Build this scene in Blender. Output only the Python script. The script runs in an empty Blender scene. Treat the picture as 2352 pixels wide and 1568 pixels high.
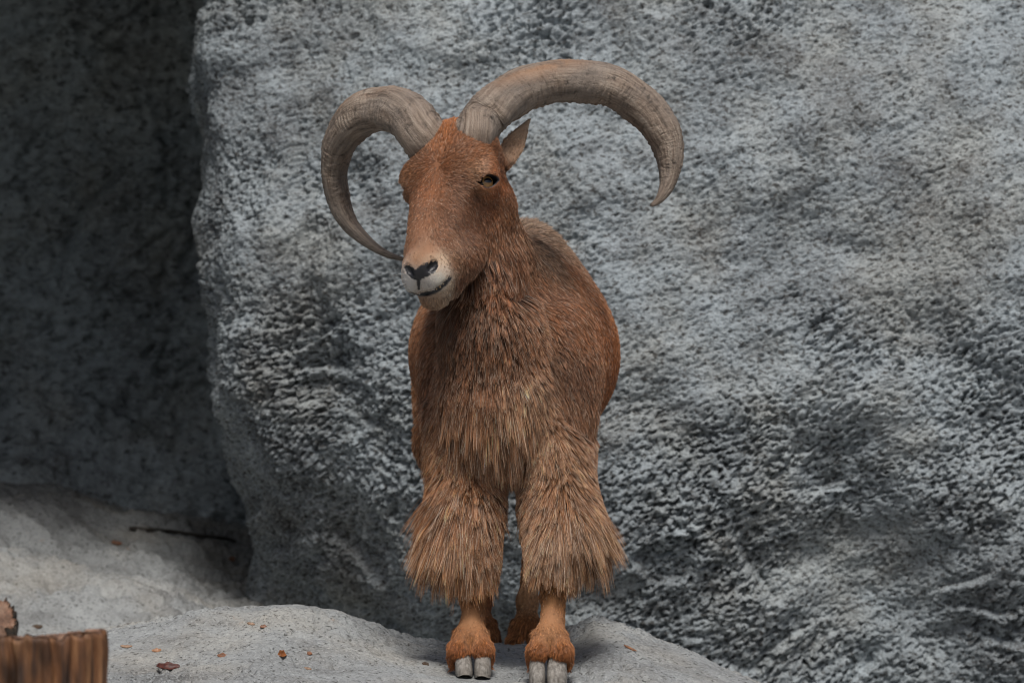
import bpy, bmesh, math, time
import numpy as np
from mathutils import Vector, Matrix
from mathutils.bvhtree import BVHTree
from mathutils.kdtree import KDTree

T0 = time.time()
RNG = np.random.default_rng(7)
SC = bpy.context.scene
COL = SC.collection

# ------------------------------------------------------------------ camera
CAM = np.array([0.0, -8.0, 0.70])
cd = bpy.data.cameras.new('camera')
cam = bpy.data.objects.new('camera', cd)
COL.objects.link(cam)
cam.location = CAM
cam.rotation_euler = (math.radians(90), 0, 0)
cd.sensor_width = 36.0
cd.lens = 36.0 * 8.0 / 2.1
cd.clip_start = 0.1
cd.clip_end = 500
cd.dof.use_dof = True
cd.dof.focus_distance = 7.90
cd.dof.aperture_fstop = 6.3
SC.camera = cam

# ------------------------------------------------------------------ sky and sun (soft overcast light)
SUN_EL, SUN_AZ = 58.0, 4.0          # azimuth from the camera's viewing side: minus = from the left
az = math.radians(SUN_AZ); el = math.radians(SUN_EL)
to_sun = Vector((math.sin(az) * math.cos(el), -math.cos(az) * math.cos(el), math.sin(el)))
wd = bpy.data.worlds.new('World')
SC.world = wd
wd.use_nodes = True
nt = wd.node_tree
bg = nt.nodes['Background']
sky = nt.nodes.new('ShaderNodeTexSky')
sky.sky_type = 'NISHITA'
sky.sun_disc = False
sky.sun_elevation = el
sky.sun_rotation = math.atan2(to_sun.x, to_sun.y)
sky.dust_density = 4.0
sky.ozone_density = 0.6
nt.links.new(sky.outputs[0], bg.inputs[0])
bg.inputs[1].default_value = 0.050
sd = bpy.data.lights.new('sun', 'SUN')
sd.energy = 2.0
sd.angle = math.radians(18)
sd.color = (1.0, 0.975, 0.94)
sun = bpy.data.objects.new('sun', sd)
sun.rotation_euler = to_sun.to_track_quat('Z', 'Y').to_euler()
COL.objects.link(sun)
SC.view_settings.view_transform = 'Standard'
SC.view_settings.look = 'None'
SC.view_settings.exposure = 0.46
SC.view_settings.gamma = 1.0
SC.render.engine = 'CYCLES'
SC.cycles.filter_width = 1.1
SC.cycles.max_bounces = 6
SC.cycles.transparent_max_bounces = 4

# ------------------------------------------------------------------ helpers
def ray(px, py):
    return np.array([(px - 1176) / 8960.0, 1.0, (784 - py) / 8960.0])
def W(px, py, y):
    """point at depth y that the photograph shows at px, py (2352 px wide grid)"""
    return CAM + ray(px, py) * (8.0 + y)
def ppm(y):
    return 8960.0 / (8.0 + y)

def hash3(ix, iy, iz, seed):
    h = (ix.astype(np.uint32) * np.uint32(374761393) + iy.astype(np.uint32) * np.uint32(668265263)
         + iz.astype(np.uint32) * np.uint32(2246822519) + np.uint32((seed * 3266489917) & 0xffffffff))
    h = (h ^ (h >> np.uint32(13))) * np.uint32(1274126177)
    h = (h ^ (h >> np.uint32(16))) * np.uint32(2654435761)
    return h ^ (h >> np.uint32(15))
G12 = np.array([[1,1,0],[-1,1,0],[1,-1,0],[-1,-1,0],[1,0,1],[-1,0,1],[1,0,-1],[-1,0,-1],[0,1,1],[0,-1,1],[0,1,-1],[0,-1,-1],[1,1,0],[-1,1,0],[0,-1,1],[0,-1,-1]], np.float32)
def noise3(p, seed=0):
    p = np.asarray(p, np.float32)
    i = np.floor(p).astype(np.int32)
    f = p - i
    u = f * f * f * (f * (f * 6 - 15) + 10)
    out = np.zeros(len(p), np.float32)
    for dx in (0, 1):
        wx = u[:, 0] if dx else 1 - u[:, 0]
        for dy in (0, 1):
            wy = u[:, 1] if dy else 1 - u[:, 1]
            for dz in (0, 1):
                wz = u[:, 2] if dz else 1 - u[:, 2]
                g = G12[hash3(i[:, 0] + dx, i[:, 1] + dy, i[:, 2] + dz, seed) & np.uint32(15)]
                out += wx * wy * wz * (g[:, 0] * (f[:, 0] - dx) + g[:, 1] * (f[:, 1] - dy) + g[:, 2] * (f[:, 2] - dz))
    return out
def fbm(p, oct=4, seed=0, gain=0.5):
    o = 0; a = 1.0; p = np.asarray(p, np.float32)
    for k in range(oct):
        o = o + a * noise3(p, seed + k * 17); p = p * 2.03; a *= gain
    return o
def sstep(a, b, x):
    t = np.clip((x - a) / (b - a), 0, 1)
    return t * t * (3 - 2 * t)

def mesh_from(name, verts, faces, mat=None, parent=None, smooth=True):
    me = bpy.data.meshes.new(name)
    verts = np.asarray(verts, np.float32); faces = np.asarray(faces, np.int32)
    k = faces.shape[1]
    me.vertices.add(len(verts)); me.vertices.foreach_set('co', verts.ravel())
    me.loops.add(faces.size); me.loops.foreach_set('vertex_index', faces.ravel())
    me.polygons.add(len(faces)); me.polygons.foreach_set('loop_start', np.arange(0, faces.size, k, dtype=np.int32))
    me.update(calc_edges=True)
    me.validate()
    if smooth:
        me.polygons.foreach_set('use_smooth', np.ones(len(me.polygons), bool))
    o = bpy.data.objects.new(name, me)
    COL.objects.link(o)
    if mat: me.materials.append(mat)
    if parent: o.parent = parent
    return o
def grid_faces(nu, nv, wrap=False):
    a = np.arange(nu * nv).reshape(nu, nv)
    if wrap:
        b = np.roll(a, -1, 1)
        return np.stack([a[:-1], a[1:], b[1:], b[:-1]], -1).reshape(-1, 4)
    return np.stack([a[:-1, :-1], a[1:, :-1], a[1:, 1:], a[:-1, 1:]], -1).reshape(-1, 4)
def point_attr(me, name, arr):
    if arr.ndim == 1:
        at = me.attributes.new(name, 'FLOAT', 'POINT'); at.data.foreach_set('value', arr.astype(np.float32))
    else:
        at = me.attributes.new(name, 'FLOAT_COLOR', 'POINT')
        at.data.foreach_set('color', np.c_[arr, np.ones(len(arr))].astype(np.float32).ravel())
def tag(o, label=None, cat=None, group=None, kind=None):
    if label: o['label'] = label
    if cat: o['category'] = cat
    if group: o['group'] = group
    if kind: o['kind'] = kind
    return o
def lin(r, g, b):
    f = lambda c: c / 12.92 if c <= 0.04045 else ((c + 0.055) / 1.055) ** 2.4
    return np.array([f(r / 255), f(g / 255), f(b / 255)])

# ------------------------------------------------------------------ materials
class NT:
    def __init__(s, name):
        s.m = bpy.data.materials.new(name); s.m.use_nodes = True
        s.t = s.m.node_tree; s.b = s.t.nodes['Principled BSDF']
    def n(s, typ, **kw):
        x = s.t.nodes.new(typ)
        for k, v in kw.items():
            if k.startswith('i_'): x.inputs[k[2:].replace('_', ' ')].default_value = v
            else: setattr(x, k, v)
        return x
    def l(s, a, b): s.t.links.new(a, b)
    def noise(s, vec, scale, detail=4, rough=0.55):
        x = s.n('ShaderNodeTexNoise'); x.inputs['Scale'].default_value = scale
        x.inputs['Detail'].default_value = detail; x.inputs['Roughness'].default_value = rough
        if vec is not None: s.l(vec, x.inputs['Vector'])
        return x.outputs['Fac']
    def ramp(s, fac, stops):
        x = s.n('ShaderNodeValToRGB'); e = x.color_ramp.elements
        while len(e) < len(stops): e.new(0.5)
        for k, (p, c) in enumerate(stops):
            e[k].position = p; e[k].color = (*c, 1) if len(c) == 3 else c
        s.l(fac, x.inputs[0]); return x.outputs[0]
    def mix(s, fac, a, b, mode='MIX'):
        x = s.n('ShaderNodeMix', data_type='RGBA', blend_type=mode)
        for sock, v in ((x.inputs[0], fac), (x.inputs[6], a), (x.inputs[7], b)):
            if hasattr(v, 'links'): s.l(v, sock)
            elif isinstance(v, (int, float)): sock.default_value = v
            else: sock.default_value = (*v, 1)
        return x.outputs[2]
    def bump(s, h, strength, dist, normal=None):
        x = s.n('ShaderNodeBump'); x.inputs['Strength'].default_value = strength; x.inputs['Distance'].default_value = dist
        s.l(h, x.inputs['Height'])
        if normal: s.l(normal, x.inputs['Normal'])
        return x.outputs[0]
    def pos(s, scale=None):
        g = s.n('ShaderNodeNewGeometry').outputs['Position']
        if scale:
            x = s.n('ShaderNodeMapping'); x.inputs['Scale'].default_value = scale; s.l(g, x.inputs[0]); return x.outputs[0]
        return g

def rock_material(name, pale, mid, dark, fleckc, fleck=0.8, speck=80.0, lo=0.36, hi=0.46, stain=None):
    M = NT(name); P = M.pos()
    mp = M.n('ShaderNodeMapping'); mp.inputs['Rotation'].default_value = (0, math.radians(18), 0); mp.inputs['Scale'].default_value = (0.72, 1, 1.15); M.l(P, mp.inputs[0]); Q = mp.outputs[0]
    big = M.noise(P, 1.9, 5, 0.6)
    med = M.noise(Q, 11.0, 7, 0.68)
    fine = M.noise(Q, speck, 4, 0.65)
    fine2 = M.noise(Q, speck * 2.1, 3, 0.6)
    c = M.mix(0.5, M.ramp(big, [(0.36, dark), (0.48, mid), (0.60, pale)]), M.ramp(med, [(0.34, dark), (0.47, mid), (0.60, pale)]))
    c = M.mix(M.ramp(fine2, [(0.52, (0, 0, 0)), (0.66, (0.55,) * 3)]), c, tuple(min(0.8, x * 1.25) for x in pale))
    c = M.mix(M.ramp(fine, [(lo, (fleck,) * 3), (hi, (0, 0, 0))]), c, fleckc)
    c = M.mix(M.ramp(fine2, [(lo - 0.03, (fleck * 0.7,) * 3), (hi - 0.05, (0, 0, 0))]), c, fleckc)
    warm = M.noise(P, 3.3, 4, 0.6)
    c = M.mix(M.ramp(warm, [(0.46, (0, 0, 0)), (0.66, (0.5,) * 3)]), c, M.mix(1.0, c, (1.12, 1.0, 0.86), 'MULTIPLY'))
    if stain:
        st = M.noise(P, 13.0, 5, 0.7)
        c = M.mix(M.ramp(st, [(0.66, (0, 0, 0)), (0.74, (0.7,) * 3)]), c, stain)
    M.l(c, M.b.inputs['Base Color'])
    M.b.inputs['Roughness'].default_value = 0.9
    M.b.inputs['Specular IOR Level'].default_value = 0.25
    h = M.n('ShaderNodeMath', operation='ADD'); M.l(fine, h.inputs[0]); M.l(fine2, h.inputs[1])
    M.l(M.bump(h.outputs[0], 0.7, 0.008), M.b.inputs['Normal'])
    return M.m

MAT_BOULDER = rock_material('boulder_rock', (0.36, 0.405, 0.43), (0.262, 0.29, 0.306), (0.100, 0.103, 0.106), (0.045, 0.042, 0.038), 0.85, 84, 0.385, 0.455)
MAT_GROUND = rock_material('ground_rock', (0.375, 0.39, 0.39), (0.295, 0.305, 0.305), (0.165, 0.165, 0.163), (0.07, 0.07, 0.066), 0.85, 105, 0.35, 0.43, (0.33, 0.22, 0.15))
MAT_RECESS = rock_material('recess_rock', (0.44, 0.495, 0.52), (0.32, 0.36, 0.38), (0.18, 0.182, 0.185), (0.06, 0.06, 0.06), 0.75, 30)

# ------------------------------------------------------------------ rock relief
def lumps(p, freq, seed, pw=0.75):
    return np.abs(noise3(p * freq, seed)) ** pw
def rock_relief(p, rough, seed=0):
    """displacement in metres of a coarse cast rock at points p (N,3)"""
    wob = np.stack([noise3(p * 5, seed + 91), noise3(p * 5, seed + 92), noise3(p * 5, seed + 93)], 1) * 0.03
    q = p + wob
    d = 0.085 * fbm(q * 1.25, 3, seed) + 0.036 * fbm(np.stack([q[:, 0] * 3.4 + q[:, 2] * 1.5, q[:, 1] * 4, q[:, 2] * 4.2 - q[:, 0] * 1.8], 1), 3, seed + 3)
    # broken shelves that climb to the right: lit on top, undercut below
    ph = (q[:, 2] - 0.48 * q[:, 0]) * 5.2 + 1.7 * fbm(p * 2.0, 3, seed + 5)
    fr = ph - np.floor(ph)
    saw = np.where(fr < 0.13, 1 - fr / 0.13, (fr - 0.13) / 0.87)
    d -= 0.032 * (1 - saw) * sstep(0.06, 0.36, noise3(q * 2.3, seed + 7) + 0.30 * (rough - 0.5))
    ph = (q[:, 2] - 0.30 * q[:, 0]) * 19 + 2.2 * fbm(p * 6.5, 3, seed + 6)
    fr = ph - np.floor(ph)
    saw = np.where(fr < 0.25, 1 - fr / 0.25, (fr - 0.25) / 0.75)
    d -= 0.007 * (1 - saw) * sstep(0.08, 0.42, noise3(q * 4.5, seed + 8) + 0.35 * (rough - 0.5))
    q2 = np.stack([p[:, 0] * 0.8 - p[:, 2] * 0.2, p[:, 1], p[:, 2] * 1.05 - p[:, 0] * 0.2], 1) + 0.35 * wob
    n1 = noise3(q2 * 31, seed + 21); n2 = noise3(q2 * 58, seed + 22); n3 = noise3(q2 * 101, seed + 23)
    d += (0.0042 * n1 + 0.0058 * n2 + 0.0062 * n3) * (0.40 + 0.85 * rough)
    pit = noise3(q2 * 60 + 9.1, seed + 31); pit2 = noise3(q2 * 104 + 3.3, seed + 32)
    d -= (0.014 * sstep(0.24, 0.40, pit) * rough + 0.013 * sstep(0.18, 0.36, pit2)) * (0.25 + 0.85 * rough)
    return d
def spaced(breaks):
    """[(a, b, step), ...] -> sorted coordinates"""
    out = []
    for a, b, st in breaks:
        n = max(1, int(round((b - a) / st))); out.append(np.linspace(a, b, n, endpoint=False))
    out.append(np.array([breaks[-1][1]]))
    return np.concatenate(out)
def sheet_normals(P):
    du = np.gradient(P, axis=0); dv = np.gradient(P, axis=1)
    n = np.cross(du, dv); return n / (np.linalg.norm(n, axis=2, keepdims=True) + 1e-9)

# ---- the big boulder behind the animal: its left edge turns away into the recess
YB = 1.95
edge_px = np.array([[-400, 470], [-150, 450], [0, 440], [110, 428], [300, 447], [650, 480], [900, 508], [1150, 543], [1300, 562], [1420, 582], [1600, 610]], float)
def boulder():
    zs = spaced([(-0.6, -0.25, 0.03), (-0.25, 1.68, 0.0033), (1.68, 3.4, 0.03)])
    pyz = 784 - (zs - 0.70) * ppm(YB)
    xe = (np.interp(pyz, edge_px[:, 0], edge_px[:, 1]) - 1176) / ppm(YB + 0.1)
    xe = xe - 0.028; k = 9; xe = np.convolve(np.pad(xe, k, mode='edge'), np.ones(2 * k + 1) / (2 * k + 1), 'valid')
    # plan curve parameter s: side (going back), rounded corner, then the face to the right
    R = 0.26
    s_side = spaced([(-2.6, -0.25, 0.03), (-0.25, 0.0, 0.005)])
    s_arc = np.linspace(0, R * math.pi / 2, 110)[1:]
    s_face = spaced([(0, 2.60, 0.0034), (2.60, 6.0, 0.05)])[1:]
    pts = []
    for s in s_side: pts.append((0.0 - 0.02 * s, R - s))
    for s in s_arc:
        a = s / R; pts.append((R - R * math.cos(a), R - R * math.sin(a)))
    for s in s_face: pts.append((R + s, 0.0))
    pts = np.array(pts)
    U, Z = len(pts), len(zs)
    P = np.zeros((U, Z, 3))
    fx = np.maximum(pts[:, 0] - R, 0)
    P[:, :, 0] = xe[None] + pts[:, 0][:, None]
    sp = lambda v: 0.08 * np.log1p(np.exp(np.clip(v / 0.08, -40, 40)))
    lean = 0.20 * sp(zs - 0.55) + 0.10 * np.maximum(zs - 0.9, 0) ** 2 + 0.22 * sp(0.40 - zs)
    P[:, :, 1] = YB + pts[:, 1][:, None] + lean[None] - 0.05 * fx[:, None] + 0.30 * np.maximum(0.85 - fx, 0)[:, None] ** 2 * (pts[:, 0] > R)[:, None] + 0.217 * (pts[:, 0] <= R)[:, None]
    und = sp(0.62 - zs)[None] * np.clip(1.15 - pts[:, 0] / 0.75, 0, 1)[:, None]
    P[:, :, 1] += 0.50 * und
    P[:, :, 2] = zs[None]
    n = sheet_normals(P)
    if n[-1, Z // 2, 1] > 0: n = -n
    p = P.reshape(-1, 3)
    rough = np.clip(0.46 + 1.5 * fbm(p * 2.2 + 3.1, 4, 77) + 0.14 * (0.7 - p[:, 2]), 0.22, 1.1)
    rough = np.clip(rough + 0.7 * np.exp(-(((p[:, 0] + 0.55) / 0.35) ** 2 + ((p[:, 2] - 0.1) / 0.35) ** 2)), 0, 1.2)
    # two broad bulges and a hollow as in the photograph
    x, z = p[:, 0], p[:, 2]
    bul = 0.05 * np.exp(-(((x - 1.15) / 0.35) ** 2 + ((z - 0.95) / 0.5) ** 2)) - 0.13 * np.exp(-(((x - 0.88) / 0.20) ** 2 + ((z - 0.08) / 0.38) ** 2)) \
        - 0.05 * np.exp(-(((x - 0.25) / 0.3) ** 2 + ((z - 0.95) / 0.3) ** 2)) - 0.04 * np.exp(-(((x + 0.45) / 0.16) ** 2 + ((z - 0.35) / 0.3) ** 2))
    d = rock_relief(p, rough, 3) + bul
    p = p + n.reshape(-1, 3) * d[:, None]
    o = mesh_from('boulder', p, grid_faces(U, Z), MAT_BOULDER)
    return tag(o, 'huge pitted light grey boulder rising behind the horned animal', 'boulder')
boulder()

# ---- the dark recess on the left: back wall, unseen left flank and an unseen overhang added to shade it
def recess():
    zs = spaced([(-0.6, 0.0, 0.04), (0.0, 2.1, 0.011), (2.1, 3.2, 0.03)])
    pts = []
    for t in np.linspace(0, 1, 110, endpoint=False): pts.append((-2.35 - 0.75 * (1 - t) ** 0.8, -0.6 + 4.5 * t))  # flank carried forward out of view to block light from the left
    for t in np.linspace(0, 1, 16, endpoint=False):
        a = t * math.pi / 2; pts.append((-2.35 + 0.12 * (1 - math.cos(a)), 3.9 + 0.35 * math.sin(a)))
    for t in np.linspace(0, 1, 180): pts.append((-2.23 + 2.2 * t, 4.25 + 0.25 * math.sin(t * 2.2)))
    pts = np.array(pts)
    P = np.zeros((len(pts), len(zs), 3))
    P[:, :, 0] = pts[:, 0][:, None]; P[:, :, 1] = pts[:, 1][:, None]; P[:, :, 2] = zs[None]
    back = sstep(3.7, 4.2, pts[:, 1])
    P[:, :, 1] -= back[:, None] * (0.16 * np.maximum(zs - 0.5, 0) ** 1.5 + 0.42 * sstep(0.55, 0.15, zs))[None]   # leans out above
    n = sheet_normals(P)
    if n[-1, 40, 1] > 0: n = -n
    p = P.reshape(-1, 3)
    d = 2.6 * rock_relief(p * 0.5, np.full(len(p), 0.7), 41)
    p = p + n.reshape(-1, 3) * d[:, None]
    o = mesh_from('rock_wall', p, grid_faces(len(pts), len(zs)), MAT_RECESS)
    tag(o, 'dark mossy rock wall at the back of the shaded recess', 'rock wall')
    # unseen overhang, added only to darken the recess and ledge
    xs = np.linspace(-3.6, -0.86, 90); ys = np.linspace(1.75, 4.9, 60)
    X, Y = np.meshgrid(xs, ys, indexing='ij')
    Zb = 2.20 + 0.10 * np.sin(X * 2.3) + 0.25 * (Y - 2.3) * 0.3
    p = np.stack([X, Y, Zb], -1).reshape(-1, 3)
    p[:, 2] += 0.18 * fbm(p * 1.4, 4, 55) - 0.02
    top = p.copy(); top[:, 2] = 2.95 + 0.2 * fbm(p * 1.1, 3, 66)
    nx, ny = 90, 60
    V = np.vstack([p, top]); F = grid_faces(nx, ny); F = np.vstack([F[:, ::-1], F + nx * ny])
    idx = np.arange(nx * ny).reshape(nx, ny)
    ring = np.concatenate([idx[:, 0], idx[-1, 1:], idx[-2::-1, -1], idx[0, -2:0:-1]])
    r2 = np.roll(ring, -1)
    F = np.vstack([F, np.stack([ring, r2, r2 + nx * ny, ring + nx * ny], 1)])
    o = mesh_from('shade_slab', V, F, MAT_RECESS)
    tag(o, 'unseen rock slab added to shade the recess on the left', 'rock')
recess()

# ---- ground: one sheet, with the knolls, the ledge on the left and the slab edge on it
def gauss(X, Y, x, y, sx, sy, h): return h * np.exp(-(((X - x) / sx) ** 2 + ((Y - y) / sy) ** 2))
def ground_height(X, Y):
    # knoll profile along x at its crest (y ~ 0.35)
    cx = np.array([-3.0, -1.6, -1.15, -0.87, -0.78, -0.67, -0.5, -0.385, -0.30, -0.21, -0.125, 0.0, 0.08, 0.13, 0.18, 0.235, 0.30, 0.42, 0.54, 0.8, 1.2, 3.0])
    cz = np.array([-0.05, 0.01, 0.045, 0.078, 0.098, 0.117, 0.125, 0.118, 0.093, 0.052, 0.032, 0.022, 0.022, 0.055, 0.085, 0.080, 0.055, 0.012, -0.035, -0.13, -0.2, -0.3])
    crest = np.interp(X, cx, cz)
    foot = np.interp(X, [-3, -1.2, -0.87, -0.5, -0.30, -0.2, -0.1, 0.0, 0.12, 0.25, 0.5, 1.0, 3.0],
                        [-0.06, 0.0, 0.03, 0.055, 0.035, 0.006, 0.002, 0.0, -0.002, -0.004, -0.03, -0.12, -0.3])
    t = sstep(-0.12, 0.34, Y)
    k = foot * (1 - t) + crest * t
    k = k - 0.055 * sstep(-0.15, -1.1, Y) - 0.05 * np.maximum(-1.0 - Y, 0)
    k = k + gauss(X, Y, -0.20, -0.22, 0.13, 0.14, 0.026)          # near lip by the left hoof
    yc = np.interp(X, [-1.2, -0.3, -0.05, 0.1, 0.25, 0.6], [0.45, 0.48, 0.75, 0.95, 0.62, 0.55])
    drop = sstep(yc, yc + 0.32, Y)
    k = k * (1 - drop) + drop * -0.22
    # ledge behind on the left, rising towards the recess
    rz = np.interp(X, [-2.6, -1.56, -1.40, -1.23, -1.08, -0.96, -0.845, -0.5], [0.27, 0.262, 0.245, 0.20, 0.17, 0.145, 0.105, 0.05])     # crest of the ledge
    L = np.interp(Y, [1.6, 2.0, 2.6, 3.2, 3.9, 4.05, 4.5, 6.0], [-0.9, -0.62, -0.33, -0.12, 0.0, -0.01, -0.02, -0.02])
    L = rz + L * 0.45
    L = L + gauss(X, Y, -1.35, 3.35, 0.30, 0.35, 0.025) + gauss(X, Y, -0.95, 2.55, 0.22, 0.30, 0.05) - gauss(X, Y, -0.80, 3.2, 0.22, 0.3, 0.03) + gauss(X, Y, -1.7, 2.6, 0.3, 0.4, 0.04)
    line = 3.50 + 1.17 * (X + 1.14) + 0.02 * np.sin(X * 19)
    step = sstep(line - 0.012, line + 0.012, Y) * sstep(-1.18, -1.10, X) * sstep(line + 0.6, line + 0.15, Y)
    L = L + 0.026 * step
    lm = sstep(1.5, 2.2, Y) * sstep(0.3, -0.1, X)
    return np.where(lm > 0, k * (1 - lm) + L * lm, k)
def ground():
    xs = spaced([(-40, -8, 4), (-8, -3, 0.4), (-3, -1.5, 0.05), (-1.5, -0.95, 0.0075), (-0.95, 0.60, 0.0042), (0.60, 0.95, 0.0075), (0.95, 3, 0.06), (3, 8, 0.5), (8, 40, 4)])
    ys = spaced([(-40, -9, 4), (-9, -3, 0.4), (-3, -0.9, 0.05), (-0.9, -0.5, 0.008), (-0.5, 0.62, 0.0048), (0.62, 1.15, 0.0066), (1.15, 2.0, 0.03), (2.0, 4.6, 0.014), (4.6, 8, 0.3), (8, 40, 4)])
    X, Y = np.meshgrid(xs, ys, indexing='ij')
    Z = ground_height(X, Y)
    p = np.stack([X, Y, Z], -1).reshape(-1, 3)
    near = (np.abs(p[:, 0]) < 3.2) & (p[:, 1] > -3) & (p[:, 1] < 5)
    q = p[near]
    rough = np.clip(0.35 + 1.3 * fbm(q * 2.4, 2, 12), 0.0, 1.0)
    rough = np.clip(rough + 0.5 * sstep(0.6, 1.2, q[:, 1]), 0, 1)
    d = 0.014 * fbm(q * 5, 4, 13) + (0.35 + 0.9 * rough) * (0.010 * lumps(q, 30, 14, 0.8) + 0.007 * lumps(q, 66, 15, 0.8) - 0.006)
    pit = noise3(q * np.array([38, 38, 38]), 16)
    d -= 0.016 * sstep(0.18, 0.34, pit) * np.clip(rough + 0.05, 0, 1) + 0.010 * sstep(0.22, 0.36, noise3(q * 80, 17)) * np.clip(rough + 0.25, 0, 1)
    lz = sstep(1.9, 2.4, q[:, 1])
    d += lz * (0.05 * fbm(q * 3.1, 3, 22) - 0.035 * sstep(0.15, 0.40, noise3(q * 15, 23)) * sstep(-0.1, 0.25, noise3(q * 2.7, 24)) + 0.012 * noise3(q * 28, 25))
    feet = sum(np.exp(-(((q[:, 0] - fx) / 0.07) ** 2 + ((q[:, 1] - fy) / 0.09) ** 2)) for fx, fy in ((-0.085, 0.04), (0.075, -0.05), (0.035, 0.76), (-0.10, 0.80)))
    d *= 1 - 0.8 * np.clip(feet, 0, 1)
    p[near, 2] += d
    far = ~near
    p[far, 2] += 0.3 * fbm(p[far] * 0.3, 3, 19) - 0.2
    o = mesh_from('ground', p, grid_faces(len(xs), len(ys)), MAT_GROUND)
    tag(o, kind='structure')
    return BVHTree.FromPolygons([tuple(v) for v in p[(near)]], []) if False else o
GROUND = ground()
print('setting', round(time.time() - T0, 1))

# ------------------------------------------------------------------ the sheep: one continuous body grown from a distance field
PSI, TH, PHI = math.radians(27), math.radians(54), math.radians(4.5)
_f = np.array([-math.sin(PSI), -math.cos(PSI), 0]); _up = np.array([0, 0, 1.0])
_c, _s = math.cos(PHI), math.sin(PHI)
_R = np.array([[_c, 0, -_s], [0, 1, 0], [_s, 0, _c]])
HM = _R @ (_f * math.cos(TH) - _up * math.sin(TH))      # towards the muzzle
HN = _R @ (_f * math.sin(TH) + _up * math.cos(TH))      # out of the forehead
HR = _R @ np.array([math.cos(PSI), -math.sin(PSI), 0])  # towards the animal's left
HO = W(1030, 290, -0.03)
def Hd(x, y, t): return HO + x * HR + y * HN + t * HM
def Hpx(px, py, yl):
    d = ray(px, py); k = ((HO - CAM) @ HN + yl) / (d @ HN)
    return CAM + d * k
def to_head(P):
    Q = P - HO
    return np.stack([Q @ HR, Q @ HN, Q @ HM], -1)

GX = spaced([(-0.42, 0.44, 0.0031)])
GY = spaced([(-0.40, 0.14, 0.0031), (0.14, 1.42, 0.009)])
GZ = spaced([(-0.02, 0.16, 0.0036), (0.16, 0.72, 0.0066), (0.72, 1.22, 0.0031)])
FLD = np.full((len(GX), len(GY), len(GZ)), 1.0, np.float32)

def sub(lo, hi):
    s = tuple(slice(max(0, np.searchsorted(g, a) - 1), np.searchsorted(g, b) + 1) for g, a, b in zip((GX, GY, GZ), lo, hi))
    X = GX[s[0]][:, None, None].astype(np.float32); Y = GY[s[1]][None, :, None].astype(np.float32); Z = GZ[s[2]][None, None, :].astype(np.float32)
    return s, X, Y, Z
PAD = 0.03
def smin(s, d, k):
    a = FLD[s]
    if k <= 0: FLD[s] = np.minimum(a, d); return
    h = np.maximum(k - np.abs(a - d), 0) / k
    FLD[s] = np.minimum(a, d) - h * h * k * 0.25
def smax_sub(s, d, k):
    a = FLD[s]; d = -d
    h = np.maximum(k - np.abs(a - d), 0) / k
    FLD[s] = np.maximum(a, d) + h * h * k * 0.25
def d_cone(X, Y, Z, a, b, ra, rb):
    ab = b - a; L2 = ab @ ab
    h = ((X - a[0]) * ab[0] + (Y - a[1]) * ab[1] + (Z - a[2]) * ab[2]) / L2
    h = np.clip(h, 0, 1)
    return np.sqrt((X - a[0] - h * ab[0]) ** 2 + (Y - a[1] - h * ab[1]) ** 2 + (Z - a[2] - h * ab[2]) ** 2) - (ra + (rb - ra) * h)
def cone(a, b, ra, rb, k=0.03, carve=False):
    a = np.asarray(a, float); b = np.asarray(b, float); r = max(ra, rb) + k + PAD
    s, X, Y, Z = sub(np.minimum(a, b) - r, np.maximum(a, b) + r)
    d = d_cone(X, Y, Z, a, b, ra, rb).astype(np.float32)
    (smax_sub if carve else smin)(s, d, k)
def chain(pts, k=0.03, carve=False):
    for (a, ra), (b, rb) in zip(pts[:-1], pts[1:]): cone(a, b, ra, rb, k, carve)
def ell(c, r, axes=None, k=0.03, carve=False):
    c = np.asarray(c, float); r = np.asarray(r, float)
    A = np.eye(3) if axes is None else np.asarray(axes, float)
    ext = np.sqrt(((A * r[:, None]) ** 2).sum(0)) + k + PAD
    s, X, Y, Z = sub(c - ext, c + ext)
    x, y, z = X - c[0], Y - c[1], Z - c[2]
    q = [A[i, 0] * x + A[i, 1] * y + A[i, 2] * z for i in range(3)]
    k0 = np.sqrt(sum((q[i] / r[i]) ** 2 for i in range(3)))
    k1 = np.sqrt(sum((q[i] / r[i] ** 2) ** 2 for i in range(3))) + 1e-6
    d = (k0 * (k0 - 1) / k1).astype(np.float32)
    (smax_sub if carve else smin)(s, d, k)
HA = np.stack([HR, HN, HM])
def hell(c, r, k=0.02, carve=False): ell(Hd(*c), r, HA, k, carve)
def hcone(a, b, ra, rb, k=0.02, carve=False): cone(Hd(*a), Hd(*b), ra, rb, k, carve)

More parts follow.
